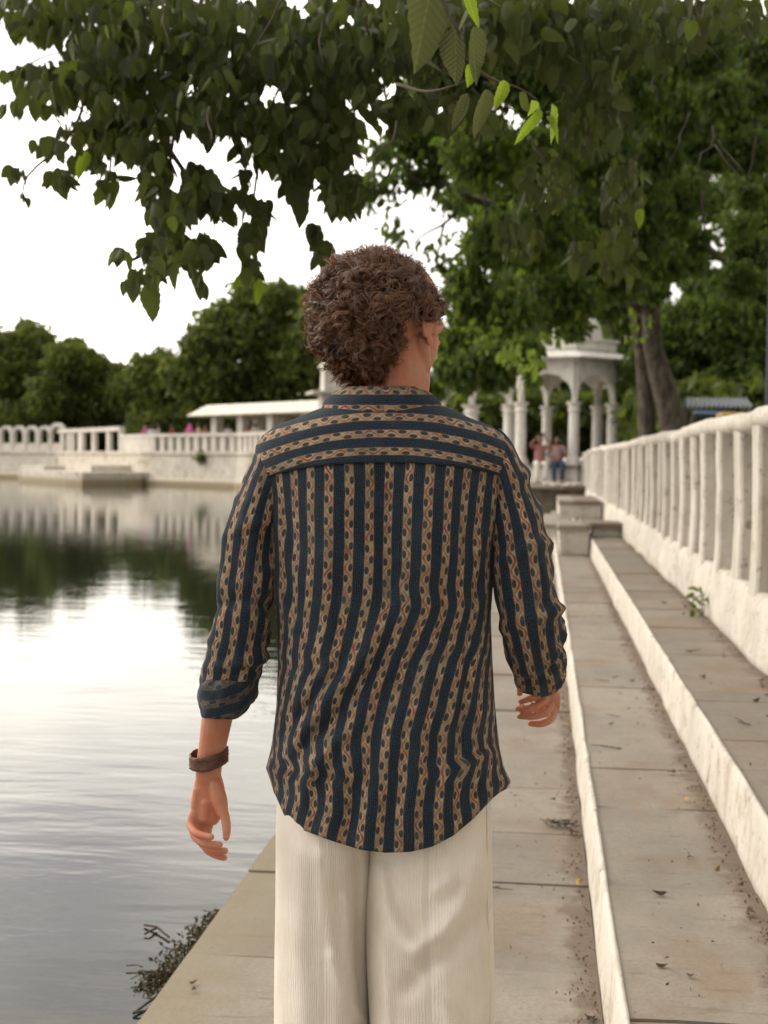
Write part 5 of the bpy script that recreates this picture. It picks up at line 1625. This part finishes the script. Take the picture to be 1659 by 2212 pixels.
# trousers: two wide legs, a seat, long soft folds
def trousers():
    mb = MB()
    TR = [([(760, 660, 85, .115), (1000, 640, 92, .118), (1400, 640, 95, .118), (1560, 692, 84, .100), (1650, 690, 88, .104), (1720, 694, 98, .110), (1800, 698, 106, .118), (1950, 699, 108, .114), (2100, 697, 109, .110), (2212, 696, 109, .108), (2500, 690, 104, .105), (2640, 688, 105, .105)], 0.0, 1.0),
          ([(760, 960, 85, .115), (1400, 1000, 92, .118), (1560, 975, 84, .100), (1650, 970, 92, .104), (1720, 950, 110, .112), (1800, 928, 136, .120), (1950, 926, 140, .118), (2100, 930, 140, .114), (2212, 934, 138, .112), (2500, 940, 128, .108), (2640, 942, 126, .108)], .0, -1.0)]
    n = 96
    FOLDS = [([(690, 1860), (715, 2050), (735, 2212), (740, 2400)], 22, .010), ([(770, 1870), (768, 2050), (770, 2150), (785, 2260)], 11, -.012), ([(650, 1850), (640, 2050), (655, 2300)], 26, .007), ([(745, 1950), (752, 2100), (775, 2212)], 13, .012), ([(715, 2080), (750, 2180), (790, 2235)], 12, .010),
             ([(1035, 1870), (1010, 1960), (960, 2025), (905, 2060)], 24, .016), ([(1050, 1980), (1000, 2040), (930, 2090), (880, 2150)], 20, -.012), ([(820, 1900), (830, 2000), (870, 2060), (960, 2120), (1020, 2230)], 24, .012), ([(840, 1860), (850, 1960), (900, 2030)], 14, -.008),
             ([(1045, 1880), (1052, 2050), (1050, 2212)], 12, .008), ([(900, 2110), (960, 2180), (985, 2260)], 16, .010), ([(825, 2040), (830, 2150), (840, 2300)], 14, .010), ([(970, 1880), (985, 1900), (940, 1935)], 16, .008)]
    FS = [(np.array(p, float), w, a) for p, w, a in FOLDS]
    def fold2(px, py):
        h = 0
        for pts, w, a in FS:
            A = pts[:-1]; B = pts[1:]; q = np.array([px, py]); d = B - A
            t = np.clip(((q - A) * d).sum(1) / (d * d).sum(1), 0, 1)
            h += a * math.exp(-(np.sqrt((((A + d * t[:, None]) - q) ** 2).sum(1)).min() / w) ** 2)
        return h
    for tab, y0, side in TR:
        tab = [(r[0], r[1], r[2], r[3]) for r in tab if r[0] >= 1400]
        rows = 90; V, UV = [], []
        for i in range(rows):
            py = 1560 + (2640 - 1560) * i / (rows - 1)
            cx, hw, hd = itp(tab, py)
            # above the crotch the two tubes meet into one seat
            for j in range(n):
                t = -PI / 2 + 2 * PI * j / n; ct, st = math.cos(t), math.sin(t)
                px = cx + hw * math.copysign(abs(ct) ** .85, ct)
                y = st * hd + .006
                if st < 0: y -= 1.5 * fold2(px, py) * abs(st) ** .5
                y += .006 * noise.noise(Vector((px * .012, py * .004, side * 5)))
                if side > 0 and ct > 0: y += .035 * ct * ct * sm(1850, 2100, py) * (1 if st < 0 else 0)
                sc = 1.0
                q = mp(px, py, y + (.03 if side > 0 else -.012) * sm(1700, 2200, py))
                V.append(q); UV.append((t * .11 + side, -q.z))
        fs = [(i * n + j, i * n + (j + 1) % n, (i + 1) * n + (j + 1) % n, (i + 1) * n + j) for i in range(rows - 1) for j in range(n)]
        mb.add(V, fs, UV)
    return mb
tr = trousers().build('trousers', M_TROUSER, man, smooth=True, uv=True)
mb = MB(); pts = []
for i in range(40):
    py = 1700 + (2620 - 1700) * i / 39
    cx, hw, hd = itp([(1560, 975, 84, .100), (1650, 970, 92, .104), (1720, 950, 110, .112), (1800, 928, 136, .120), (1950, 926, 140, .118), (2100, 930, 140, .114), (2212, 934, 138, .112), (2500, 940, 128, .108), (2640, 942, 126, .108)], py)
    pts.append(mp(cx + hw * .925, py, -.40 * hd + .004 - .012 * sm(1700, 2200, py) - .004))
mb.tube(pts, .0016, 6); mb.build('side_seam', M_TROUSER, tr, smooth=True)

# ---- body: one continuous skin surface from overlapping tapered volumes
B = MB()
def cap_tube(pts, rads, n=16, up=(0, -1, 0)):
    """closed tube with rounded ends"""
    pts = [Vector(p) for p in pts]
    r0 = rads[0]; r1 = rads[-1]
    g = lambda r: r if isinstance(r, tuple) else (r, r)
    d0 = (pts[0] - pts[1]).normalized(); d1 = (pts[-1] - pts[-2]).normalized()
    a0, b0 = g(r0); a1, b1 = g(r1)
    P_ = [pts[0] + d0 * min(a0, b0) * .9, pts[0] + d0 * min(a0, b0) * .5] + pts + [pts[-1] + d1 * min(a1, b1) * .5, pts[-1] + d1 * min(a1, b1) * .9]
    R_ = [(a0 * .35, b0 * .35), (a0 * .82, b0 * .82)] + [g(r) for r in rads] + [(a1 * .82, b1 * .82), (a1 * .35, b1 * .35)]
    B.tube(P_, R_, n, up=up)
def sp(tab, n=12):
    S = spline(tab, n); return [mp(r[0], r[1], r[2]) for r in S], [(r[3] / FP * D0, r[4] / FP * D0) for r in S]
# torso and hips and legs, hidden under the clothes
cap_tube([mp(830, 905), mp(830, 1000), mp(832, 1200), mp(832, 1400), mp(830, 1600), mp(830, 1700)], [(.10, .06), (.17, .095), (.165, .10), (.14, .09), (.16, .10), (.15, .09)], 20)
for px0, px1 in ((735, 692), (925, 940)):
    cap_tube([mp(px0, 1680), mp(px1, 2050, .01), mp(px1, 2350, .01), mp(px1, 2620, .02)], [.060, .055, .046, .036], 14)
    cap_tube([mp(px1, 2630, .0) , mp(px1, 2655, .06), mp(px1, 2668, .16)], [(.036, .03), (.042, .028), (.045, .014)], 12, up=(0, 0, 1))
# shoulders and upper arms under the sleeves
for s in ((700, 975, 612, 1030, 545, 1180, 515, 1400), (960, 975, 1052, 1030, 1120, 1180, 1155, 1390)):
    cap_tube([mp(s[0], s[1]), mp(s[2], s[3]), mp(s[4], s[5]), mp(s[6], s[7], .0)], [.040, .038, .040, .036], 12)
# left forearm to wrist
pts, rr_ = sp([(508, 1420, .01, 36, 36), (480, 1490, .02, 38, 38), (467, 1545, .03, 35, 34), (456, 1610, .038, 31, 27), (447, 1660, .042, 29, 22), (446, 1690, .044, 29, 20)], 16)
cap_tube(pts, rr_)
# left palm (seen from the palm side)
pts, rr_ = sp([(446, 1680, .044, 28, 19), (447, 1710, .046, 36, 19), (444, 1745, .046, 39, 19), (437, 1775, .044, 33, 16)], 10)
cap_tube(pts, rr_, 18)
cap_tube(*sp([(462, 1700, .034, 15, 14), (470, 1735, .030, 18, 16), (476, 1765, .030, 13, 13)], 8))     # ball of the thumb
cap_tube(*sp([(424, 1712, .042, 13, 12), (419, 1750, .042, 13, 12)], 5))                               # heel below the little finger
def finger(tab, n=14): cap_tube(*sp(tab, n), 12)
finger([(470, 1738, .026, 12, 12), (482, 1772, .020, 11, 10.5), (485, 1800, .014, 10, 9), (484, 1818, .010, 7.6, 7)])
finger([(414, 1762, .040, 11, 11), (407, 1788, .030, 10, 10), (421, 1808, .004, 9, 9), (452, 1816, -.012, 7.5, 7.5)])
finger([(424, 1768, .044, 12, 12), (414, 1806, .038, 11, 11), (436, 1829, .014, 9.8, 9.8), (470, 1833, .000, 8, 8)])
finger([(438, 1772, .048, 12, 12), (428, 1820, .048, 11, 11), (452, 1843, .028, 9.8, 9.8), (482, 1846, .016, 8, 8)])
finger([(450, 1770, .052, 12, 12), (438, 1832, .058, 10.6, 10.6), (458, 1853, .044, 9.2, 9.2), (480, 1861, .034, 7.6, 7.6)])
finger([(440, 1740, .034, 12, 10), (440, 1776, .034, 10, 9)])
# right forearm, pointing ahead, and its half-closed hand
pts, rr_ = sp([(1160, 1400, .0, 36, 36), (1166, 1440, .07, 33, 33), (1172, 1470, .15, 28, 28), (1178, 1490, .20, 27, 24)], 12)
cap_tube(pts, rr_)
cap_tube(*sp([(1176, 1486, .20, 30, 23), (1182, 1512, .215, 33, 22), (1186, 1536, .222, 28, 18)], 8), 18)
finger([(1196, 1538, .205, 10, 10), (1192, 1556, .182, 9.5, 9.5), (1170, 1567, .158, 8.4, 8.4), (1146, 1566, .150, 7, 7)])
finger([(1190, 1526, .195, 10, 10), (1178, 1543, .160, 9.5, 9.5), (1150, 1551, .138, 8.2, 8.2), (1122, 1550, .138, 7, 7)])
finger([(1180, 1512, .185, 10, 10), (1162, 1527, .148, 9, 9), (1138, 1534, .134, 8, 8), (1118, 1533, .136, 6.8, 6.8)])
finger([(1170, 1498, .180, 10, 10), (1150, 1509, .152, 8.6, 8.6), (1135, 1515, .142, 7.6, 7.6), (1124, 1517, .142, 6.4, 6.4)])
finger([(1164, 1474, .19, 13, 13), (1136, 1468, .19, 11, 11), (1125, 1484, .19, 10, 10), (1123, 1500, .19, 8, 8)])
# neck and head, face turned to the right
FA = R(40)
fd = Vector((math.sin(FA), math.cos(FA), 0)); rd = Vector((math.cos(FA), -math.sin(FA), 0)); uz = Vector((0, 0, 1))
HM = Matrix((rd, fd, uz)).transposed()
hc = mp(829.5, 690, .01) + Vector((.020, 0, 0))
cap_tube([mp(832, 930, .01), mp(850, 880, .008), mp(860, 820, .008), hc + Vector((0, 0, -.04))], [(.085, .062), (.062, .060), (.058, .060), (.058, .066)], 20)
B.ellipsoid(hc + uz * .018, (.074, .096, .094), HM, 32, 20)
B.ellipsoid(hc + fd * .036 - uz * .040, (.058, .056, .072), HM, 28, 18)      # face
B.ellipsoid(hc + fd * .050 - uz * .096, (.030, .028, .026), HM, 20, 12)      # chin
for s in (-1, 1):
    cap_tube([hc + rd * s * .062 - fd * .002 - uz * .045, hc + rd * s * .052 + fd * .018 - uz * .088, hc + rd * s * .022 + fd * .050 - uz * .106], [.016, .014, .013], 10)   # jaw
    cap_tube([hc + rd * s * .050 + fd * .056 - uz * .012, hc + rd * s * .060 + fd * .025 - uz * .020], [.016, .015], 10)     # cheekbone
    B.ellipsoid(hc + rd * s * .028 + fd * .086 + uz * .016, (.022, .012, .010), HM, 14, 8)   # brow
    B.ellipsoid(hc + rd * s * .016 + fd * .098 - uz * .038, (.010, .011, .008), HM, 12, 8)   # nostril
cap_tube([hc + fd * .090 + uz * .008, hc + fd * .104 - uz * .020, hc + fd * .112 - uz * .036], [.008, .010, .011], 10)
B.ellipsoid(hc + fd * .092 - uz * .062, (.024, .012, .006), HM, 14, 8)
B.ellipsoid(hc + fd * .091 - uz * .073, (.021, .011, .007), HM, 14, 8)
# ears
for s in (-1, 1):
    ec = hc + rd * s * .080 - fd * .010 - uz * .016
    rg = []
    for k in range(13):
        a = -.6 + 4.6 * k / 12
        rg.append(ec + uz * (.030 * math.sin(a) + .002) - fd * (.018 * math.cos(a) * -1 * 1.0) + rd * s * (.008 + .004 * math.sin(a)))
    cap_tube(rg, [.0042] * 13, 8, up=tuple(rd))
    B.ellipsoid(ec + rd * s * .002, (.006, .016, .026), HM, 14, 10)
    B.ellipsoid(ec - uz * .030 + fd * .004 + rd * s * .004, (.005, .008, .010), HM, 12, 8)
body = B.build('body', M_SKIN, man, smooth=True)
rm = body.modifiers.new('skin', 'REMESH'); rm.mode = 'VOXEL'; rm.voxel_size = .0025; rm.use_smooth_shade = True
s_ = body.modifiers.new('soft', 'SMOOTH'); s_.factor = .5; s_.iterations = 3

# leather wristband: three braided straps
wb = MB()
rg_ = []
for i in range(49):
    t = 2 * PI * i / 48
    cb = mp(447, 1642, .04) + Vector((math.cos(t) * .0338, math.sin(t) * .0285, .005 * math.sin(t) + .006 * math.cos(t)))
    o_ = Vector((math.cos(t), math.sin(t), 0))
    rr2 = []
    for z, e in ((-.0135, .0), (-.0125, .0024), (-.006, .0030), (-.0045, .0018), (.0005, .0034), (.0045, .0018), (.006, .0030), (.0125, .0024), (.0135, .0)):
        br = .0011 * math.sin(t * 13 + z * 420)
        rr2.append(cb + o_ * (e + br) + Vector((0, 0, z * (1 + .10 * math.sin(t * 3)))))
    rr2 += [cb + Vector((0, 0, .013)), cb + Vector((0, 0, -.013))]
    rg_.append(rr2)
wb.rings(rg_, caps=False)
wbo = wb.build('wristband', M_LEATHER, man, smooth=True)
sd = MB()
for px1 in (700, 940):
    q = mp(px1, 2672, .06); sd.rings([[q + Vector((x * .048 * (1 - .25 * (y < 0)), y * .13 + .01, z)) for x, y in [(math.cos(a), math.sin(a)) for a in [2 * PI * k / 18 for k in range(18)]]] for z in (-.012, .0)])
    sd.tube([q + Vector((-.046, .05, 0)), q + Vector((-.02, .06, .035)), q + Vector((.02, .06, .035)), q + Vector((.046, .05, 0))], .006, 6)
sd.build('sandals', M_LEATHER, man)

# ---- curly hair
def hair():
    NP_, CH, K = 2600, 18, 12
    hcen = np.array(mp(808, 693, -.002))
    d = rng.normal(0, 1, (NP_ * 3, 3)); d /= np.linalg.norm(d, axis=1)[:, None]
    fdn = np.array(fd); rdn = np.array(rd); face = d @ fdn; side = d @ rdn
    keep = ((face < .58) | (d[:, 2] > -.16)) & (d[:, 2] > -.96)
    keep &= ~((side > .36) & (d[:, 2] < -.04) & (face > -.34))
    keep &= ~((side < -.5) & (d[:, 2] < -.35) & (face > .0))
    d = d[keep][:NP_]; N = len(d)
    E = np.array([.116, .122, .1215])
    low = np.clip(-d[:, 2], 0, 1)
    taper = 1 - .40 * low ** 2.2
    shell = rng.uniform(.78, 1.0, N) ** .7
    bumpy = 1 + .06 * np.sin(d[:, 0] * 9 + 1) * np.cos(d[:, 2] * 8) + .05 * np.sin(d[:, 1] * 13 + d[:, 2] * 11) + .03 * np.sin(d[:, 0] * 23 + d[:, 2] * 19)
    root = hcen + d * E * (shell * bumpy)[:, None] * np.stack([taper, taper, np.ones(N)], -1)
    ax = d * .55 + rng.normal(0, .50, (N, 3)) + np.array([0, 0, -.75])
    ax -= d * np.sum(ax * d, 1)[:, None] * .6
    Lk = rng.uniform(.016, .040, N); rad = rng.uniform(.0045, .0110, N); turns = rng.uniform(.7, 1.7, N) * np.where(rng.random(N) < .5, -1, 1); ph = rng.uniform(0, 6.28, N)
    ptint = rng.random(N) ** 1.3
    rep = lambda x: np.repeat(x, CH, axis=0)
    M = N * CH
    root = rep(root) + rng.normal(0, .0016, (M, 3)); d = rep(d); ax = rep(ax) + rng.normal(0, .07, (M, 3))
    ax /= np.linalg.norm(ax, axis=1)[:, None]
    Lk = rep(Lk) * rng.uniform(.85, 1.15, M); rad = rep(rad) * rng.uniform(.82, 1.2, M); turns = rep(turns) * rng.uniform(.96, 1.04, M); ph = rep(ph) + rng.normal(0, .16, M)
    stray = rng.random(M) < .10
    rad = np.where(stray, rad * 1.7, rad); root = root + d * np.where(stray, .006, 0)[:, None]
    u = np.cross(ax, d); u /= np.linalg.norm(u, axis=1)[:, None] + 1e-6
    w = np.cross(ax, u)
    th = rng.uniform(.00028, .00066, M)
    s = np.linspace(0, 1, K)
    ang = ph[:, None] + 2 * PI * turns[:, None] * s[None]
    rr_ = rad[:, None] * (1 - .35 * s[None])
    C = root[:, None, :] + ax[:, None, :] * (Lk[:, None] * (s[None] - .5))[..., None] + u[:, None, :] * (rr_ * np.cos(ang))[..., None] + w[:, None, :] * (rr_ * np.sin(ang))[..., None]
    T = np.gradient(C, axis=1); T /= np.linalg.norm(T, axis=2)[..., None] + 1e-9
    A = np.cross(T, d[:, None, :]); A /= np.linalg.norm(A, axis=2)[..., None] + 1e-9
    Bn = np.cross(T, A)
    prof = np.sin(np.clip(s * .94 + .05, 0, 1) * PI) ** .4
    S = 2; rings = []
    for k in range(S):
        rings.append(C + (A * (1 if k else -1) + Bn * .3 * (1 if k else -1)) * (th[:, None] * prof[None])[..., None])
    V = np.stack(rings, 2).reshape(-1, 3)
    base = (np.arange(M) * K * S)[:, None, None]
    i = (np.arange(K - 1) * S)[None, :, None]; k = np.zeros((1, 1, 1), int); k2 = k + 1
    F = np.stack([base + i + k, base + i + k2, base + i + S + k2, base + i + S + k], -1).reshape(-1, 4)
    tint = np.clip(.05 + .70 * rep(ptint) + .25 * rng.random(M), 0, 1)
    return V, F, np.repeat(tint, K * S), hcen
V, F, T, hcen = hair()
ho = mesh_np('hair', V, F, M_HAIR, man, T, smooth=True)
# the dense hair beneath the curls
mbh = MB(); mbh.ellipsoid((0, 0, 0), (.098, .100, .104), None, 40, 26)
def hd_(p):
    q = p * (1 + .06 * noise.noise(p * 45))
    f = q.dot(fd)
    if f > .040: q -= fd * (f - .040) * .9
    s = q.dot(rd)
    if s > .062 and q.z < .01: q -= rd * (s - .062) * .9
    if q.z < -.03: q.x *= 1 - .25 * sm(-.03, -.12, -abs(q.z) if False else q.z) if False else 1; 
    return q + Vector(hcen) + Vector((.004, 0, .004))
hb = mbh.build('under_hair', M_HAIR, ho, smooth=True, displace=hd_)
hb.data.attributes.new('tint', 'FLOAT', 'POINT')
# loose wisps that catch the light
def wisps(n):
    mb = MB()
    for i in range(n):
        v = Vector((random.gauss(0, 1), random.gauss(0, 1), random.gauss(0, 1))).normalized()
        if v.dot(fd) > .45 or (v.z < -.5): continue
        if v.dot(rd) > .5 and v.z < 0: continue
        r = Vector(hcen) + Vector((v.x * .116, v.y * .12, v.z * .120))
        t1 = v.cross(Vector((random.gauss(0, 1), random.gauss(0, 1), random.gauss(0, 1)))).normalized(); t2 = v.cross(t1)
        R0 = random.uniform(.005, .012); pts = []
        for s in range(11):
            a = s / 10 * random.uniform(4.5, 5.5); pts.append(r + v * (.012 * math.sin(s / 10 * 2.6)) + t1 * (R0 * math.sin(a)) + t2 * (R0 * (1 - math.cos(a)) * .8))
        mb.tube(pts, .00035, 3)
    return mb
wo = wisps(900).build('wisps', M_HAIR, ho)
at_ = wo.data.attributes.new('tint', 'FLOAT', 'POINT'); at_.data.foreach_set('value', np.full(len(wo.data.vertices), .9, dtype=np.float32))

# ---------------------------------------------------------------- people in the distance
M_SKIN2 = m_skin('tan_skin', (.24, .12, .075))
M_BLACK = m_plain('black_hair', (.015, .012, .01), .6)
PM = {}
def cloth(col):
    if col not in PM: PM[col] = m_plain('cloth_%d' % len(PM), col, .85, .12, 9)
    return PM[col]
def figure(label, loc, rz, pose, top, bottom, group=None, hair_len=0, veil=None, skin=None, scale=1.0, vox=.018):
    p = empty('person', loc, rz); p.scale = (scale,) * 3; tag(p, label, 'person', group)
    J = {'hipL': (-.09, 0, .92), 'hipR': (.09, 0, .92), 'knL': (-.10, .02, .50), 'knR': (.10, .02, .50), 'anL': (-.10, 0, .08), 'anR': (.10, 0, .08),
         'shL': (-.18, 0, 1.42), 'shR': (.18, 0, 1.42), 'elL': (-.24, -.02, 1.14), 'elR': (.24, -.02, 1.14), 'haL': (-.22, .10, .92), 'haR': (.22, .10, .92), 'nk': (0, 0, 1.46), 'hd': (0, .01, 1.62), 'pv': (0, 0, .95)}
    J.update(pose)
    J = {k: Vector(v) for k, v in J.items()}
    def vol(items, name, mat, parent, v):
        mb = MB()
        for it in items:
            if it[0] == 'e': mb.ellipsoid(it[1], it[2], nu=14, nv=10)
            else:
                pts = [Vector(q) for q in it[1]]; r = list(it[2])
                d0 = (pts[0] - pts[1]).normalized(); d1 = (pts[-1] - pts[-2]).normalized(); g = lambda q: q if isinstance(q, tuple) else (q, q)
                a, b = g(r[0]), g(r[-1])
                mb.tube([pts[0] + d0 * min(a) * .8] + pts + [pts[-1] + d1 * min(b) * .8], [(a[0] * .5, a[1] * .5)] + [g(q) for q in r] + [(b[0] * .5, b[1] * .5)], 12, up=(0, 1, 0.01))
        o = mb.build(name, mat, parent, smooth=True)
        m_ = o.modifiers.new('surface', 'REMESH'); m_.mode = 'VOXEL'; m_.voxel_size = v; m_.use_smooth_shade = True
        s2 = o.modifiers.new('soft', 'SMOOTH'); s2.iterations = 2
        return o
    sk = skin or M_SKIN2
    it = [('e', J['hd'], (.078, .095, .115)), ('e', J['hd'] + Vector((0, .095, -.01)), (.014, .02, .022)), ('t', [J['nk'] - Vector((0, 0, .05)), J['hd'] - Vector((0, 0, .06))], [.055, .05]),
          ('t', [J['pv'], (J['pv'] + J['nk']) / 2, J['nk'] - Vector((0, 0, .08))], [(.13, .09), (.14, .09), (.14, .07)])]
    for s in 'LR':
        it += [('t', [J['sh' + s], J['el' + s], J['ha' + s]], [.045, .036, .026]), ('t', [J['ha' + s], J['ha' + s] + (J['ha' + s] - J['el' + s]).normalized() * .12], [(.035, .018), (.028, .014)]),
               ('t', [J['hip' + s], J['kn' + s], J['an' + s]], [.075, .052, .036]), ('t', [J['an' + s] - Vector((0, .03, .03)), J['an' + s] + Vector((0, .16, -.05))], [(.036, .03), (.04, .02)])]
    vol(it, 'body', sk, p, vox)
    it = [('t', [J['pv'] + Vector((0, 0, -.02)), (J['pv'] + J['nk']) / 2, J['nk'] - Vector((0, 0, .05))], [(.165, .125), (.165, .12), (.13, .085)])]
    for s in 'LR': it.append(('t', [J['nk'] * .4 + J['sh' + s] * .6, J['sh' + s], J['sh' + s].lerp(J['el' + s], .75)], [.065, .062, .055]))
    vol(it, 'shirt', cloth(top), p, vox)
    it = [('e', J['pv'] - Vector((0, 0, .02)), (.16, .125, .12))]
    for s in 'LR': it.append(('t', [J['hip' + s], J['kn' + s], J['an' + s].lerp(J['kn' + s], .12)], [.095, .082, .075]))
    vol(it, 'trousers', cloth(bottom), p, vox)
    if veil:
        vol([('e', J['hd'] + Vector((0, -.015, .02)), (.10, .11, .13)), ('t', [J['hd'], J['nk'], (J['pv'] + J['nk']) / 2], [(.10, .10), (.15, .11), (.19, .135)])], 'headscarf', cloth(veil), p, vox)
    else:
        its = [('e', J['hd'] + Vector((0, -.02, .03)), (.088, .098, .105))]
        if hair_len: its.append(('t', [J['hd'] + Vector((0, -.05, 0)), J['hd'] + Vector((0, -.08, -hair_len))], [(.075, .05), (.06, .03)]))
        vol(its, 'hair', M_BLACK, p, vox)
    return p

# two people sitting on the edge of the gazebo floor, facing the lens
def seat_at(px, d): 
    q = P(px, 1000, d); return Vector((q.x, q.y, .83))
SIT = {'pv': (0, 0, .60), 'hipL': (-.10, .02, .58), 'hipR': (.10, .02, .58), 'knL': (-.13, .44, .56), 'knR': (.13, .44, .56), 'anL': (-.11, .42, .10), 'anR': (.11, .42, .10),
       'nk': (0, .03, 1.10), 'hd': (0, .06, 1.26), 'shL': (-.19, .03, 1.05), 'shR': (.19, .03, 1.05)}
p1 = seat_at(1166, 39.3)
figure('seated person in white trousers on the gazebo edge, raising a phone in both hands', p1, PI + YAW, dict(SIT, elL=(-.30, .20, 1.12), elR=(.30, .20, 1.12), haL=(-.10, .34, 1.36), haR=(.10, .34, 1.36)), (.33, .15, .13), (.74, .71, .66), 'people sitting on the gazebo edge', vox=.014)
p2 = seat_at(1202, 39.3)
figure('seated person in pinkish shirt and blue jeans on the gazebo edge, hands in the lap', p2, PI + YAW, dict(SIT, elL=(-.28, .06, .82), elR=(.28, .06, .82), haL=(-.06, .24, .70), haR=(.06, .24, .70)), (.40, .27, .26), (.045, .07, .13), 'people sitting on the gazebo edge', vox=.014)
ph = MB(); ph.box(-.075, -.008, -.04, .075, .008, .04); o = ph.build('phone', M_BLACK); q = p1 + Matrix.Rotation(PI + YAW, 3, 'Z') @ Vector((0, .42, 1.42)); o.location = q; o.rotation_euler = (0, 0, YAW); tag(o, 'dark phone held up by the seated person in white trousers', 'phone')

# people standing and walking behind the far balustrade
FP_ = [(313, 'in a pink and red sari, first at the left end of the balusters', (.45, .09, .13), (.42, .07, .10), (.42, .12, .25), 1.0, 0), (327, 'in white, beside the one in pink and red', (.66, .64, .70), (.5, .5, .5), None, 1.03, .4), (342, 'in a pale olive shirt, right of the one in white', (.34, .31, .22), (.1, .1, .1), None, 1.06, 2),
       (372, 'in dark red, alone in front of the dark trees', (.26, .045, .06), (.12, .04, .05), None, 1.02, 1.2), (409, 'in a bright pink headscarf and dress', (.60, .13, .32), (.55, .12, .28), (.62, .14, .34), 1.04, .2), (428, 'in light brown, right of the bright pink headscarf', (.38, .26, .19), (.2, .12, .1), None, 1.06, 2.2),
       (443, 'in rust brown beside the pavilion\'s first pillar', (.30, .14, .09), (.2, .1, .08), None, .98, 2.9), (492, 'in white and tan before the pavilion\'s second pillar', (.58, .52, .52), (.3, .2, .2), None, 1.0, .8), (533, 'in bright red under the pavilion roof', (.55, .035, .05), (.3, .03, .04), None, .95, 1.6), (551, 'in beige, right of the one in red under the pavilion roof', (.45, .40, .33), (.3, .28, .25), None, 1.0, .4)]
for px, txt, top, bot, veil, sc_, rz in FP_:
    w = wall_point(px)[0]; dirv = Vector((w.x, w.y, 0)).normalized()
    q = w + dirv * random.uniform(1.6, 2.6); q.z = 1.60
    figure('far person ' + txt + (', behind the balustrade' if len(txt.split()) < 10 else ''), q, rz, {}, top, bot, 'people behind the far balustrade', veil=veil, scale=sc_ * .99, vox=.03)
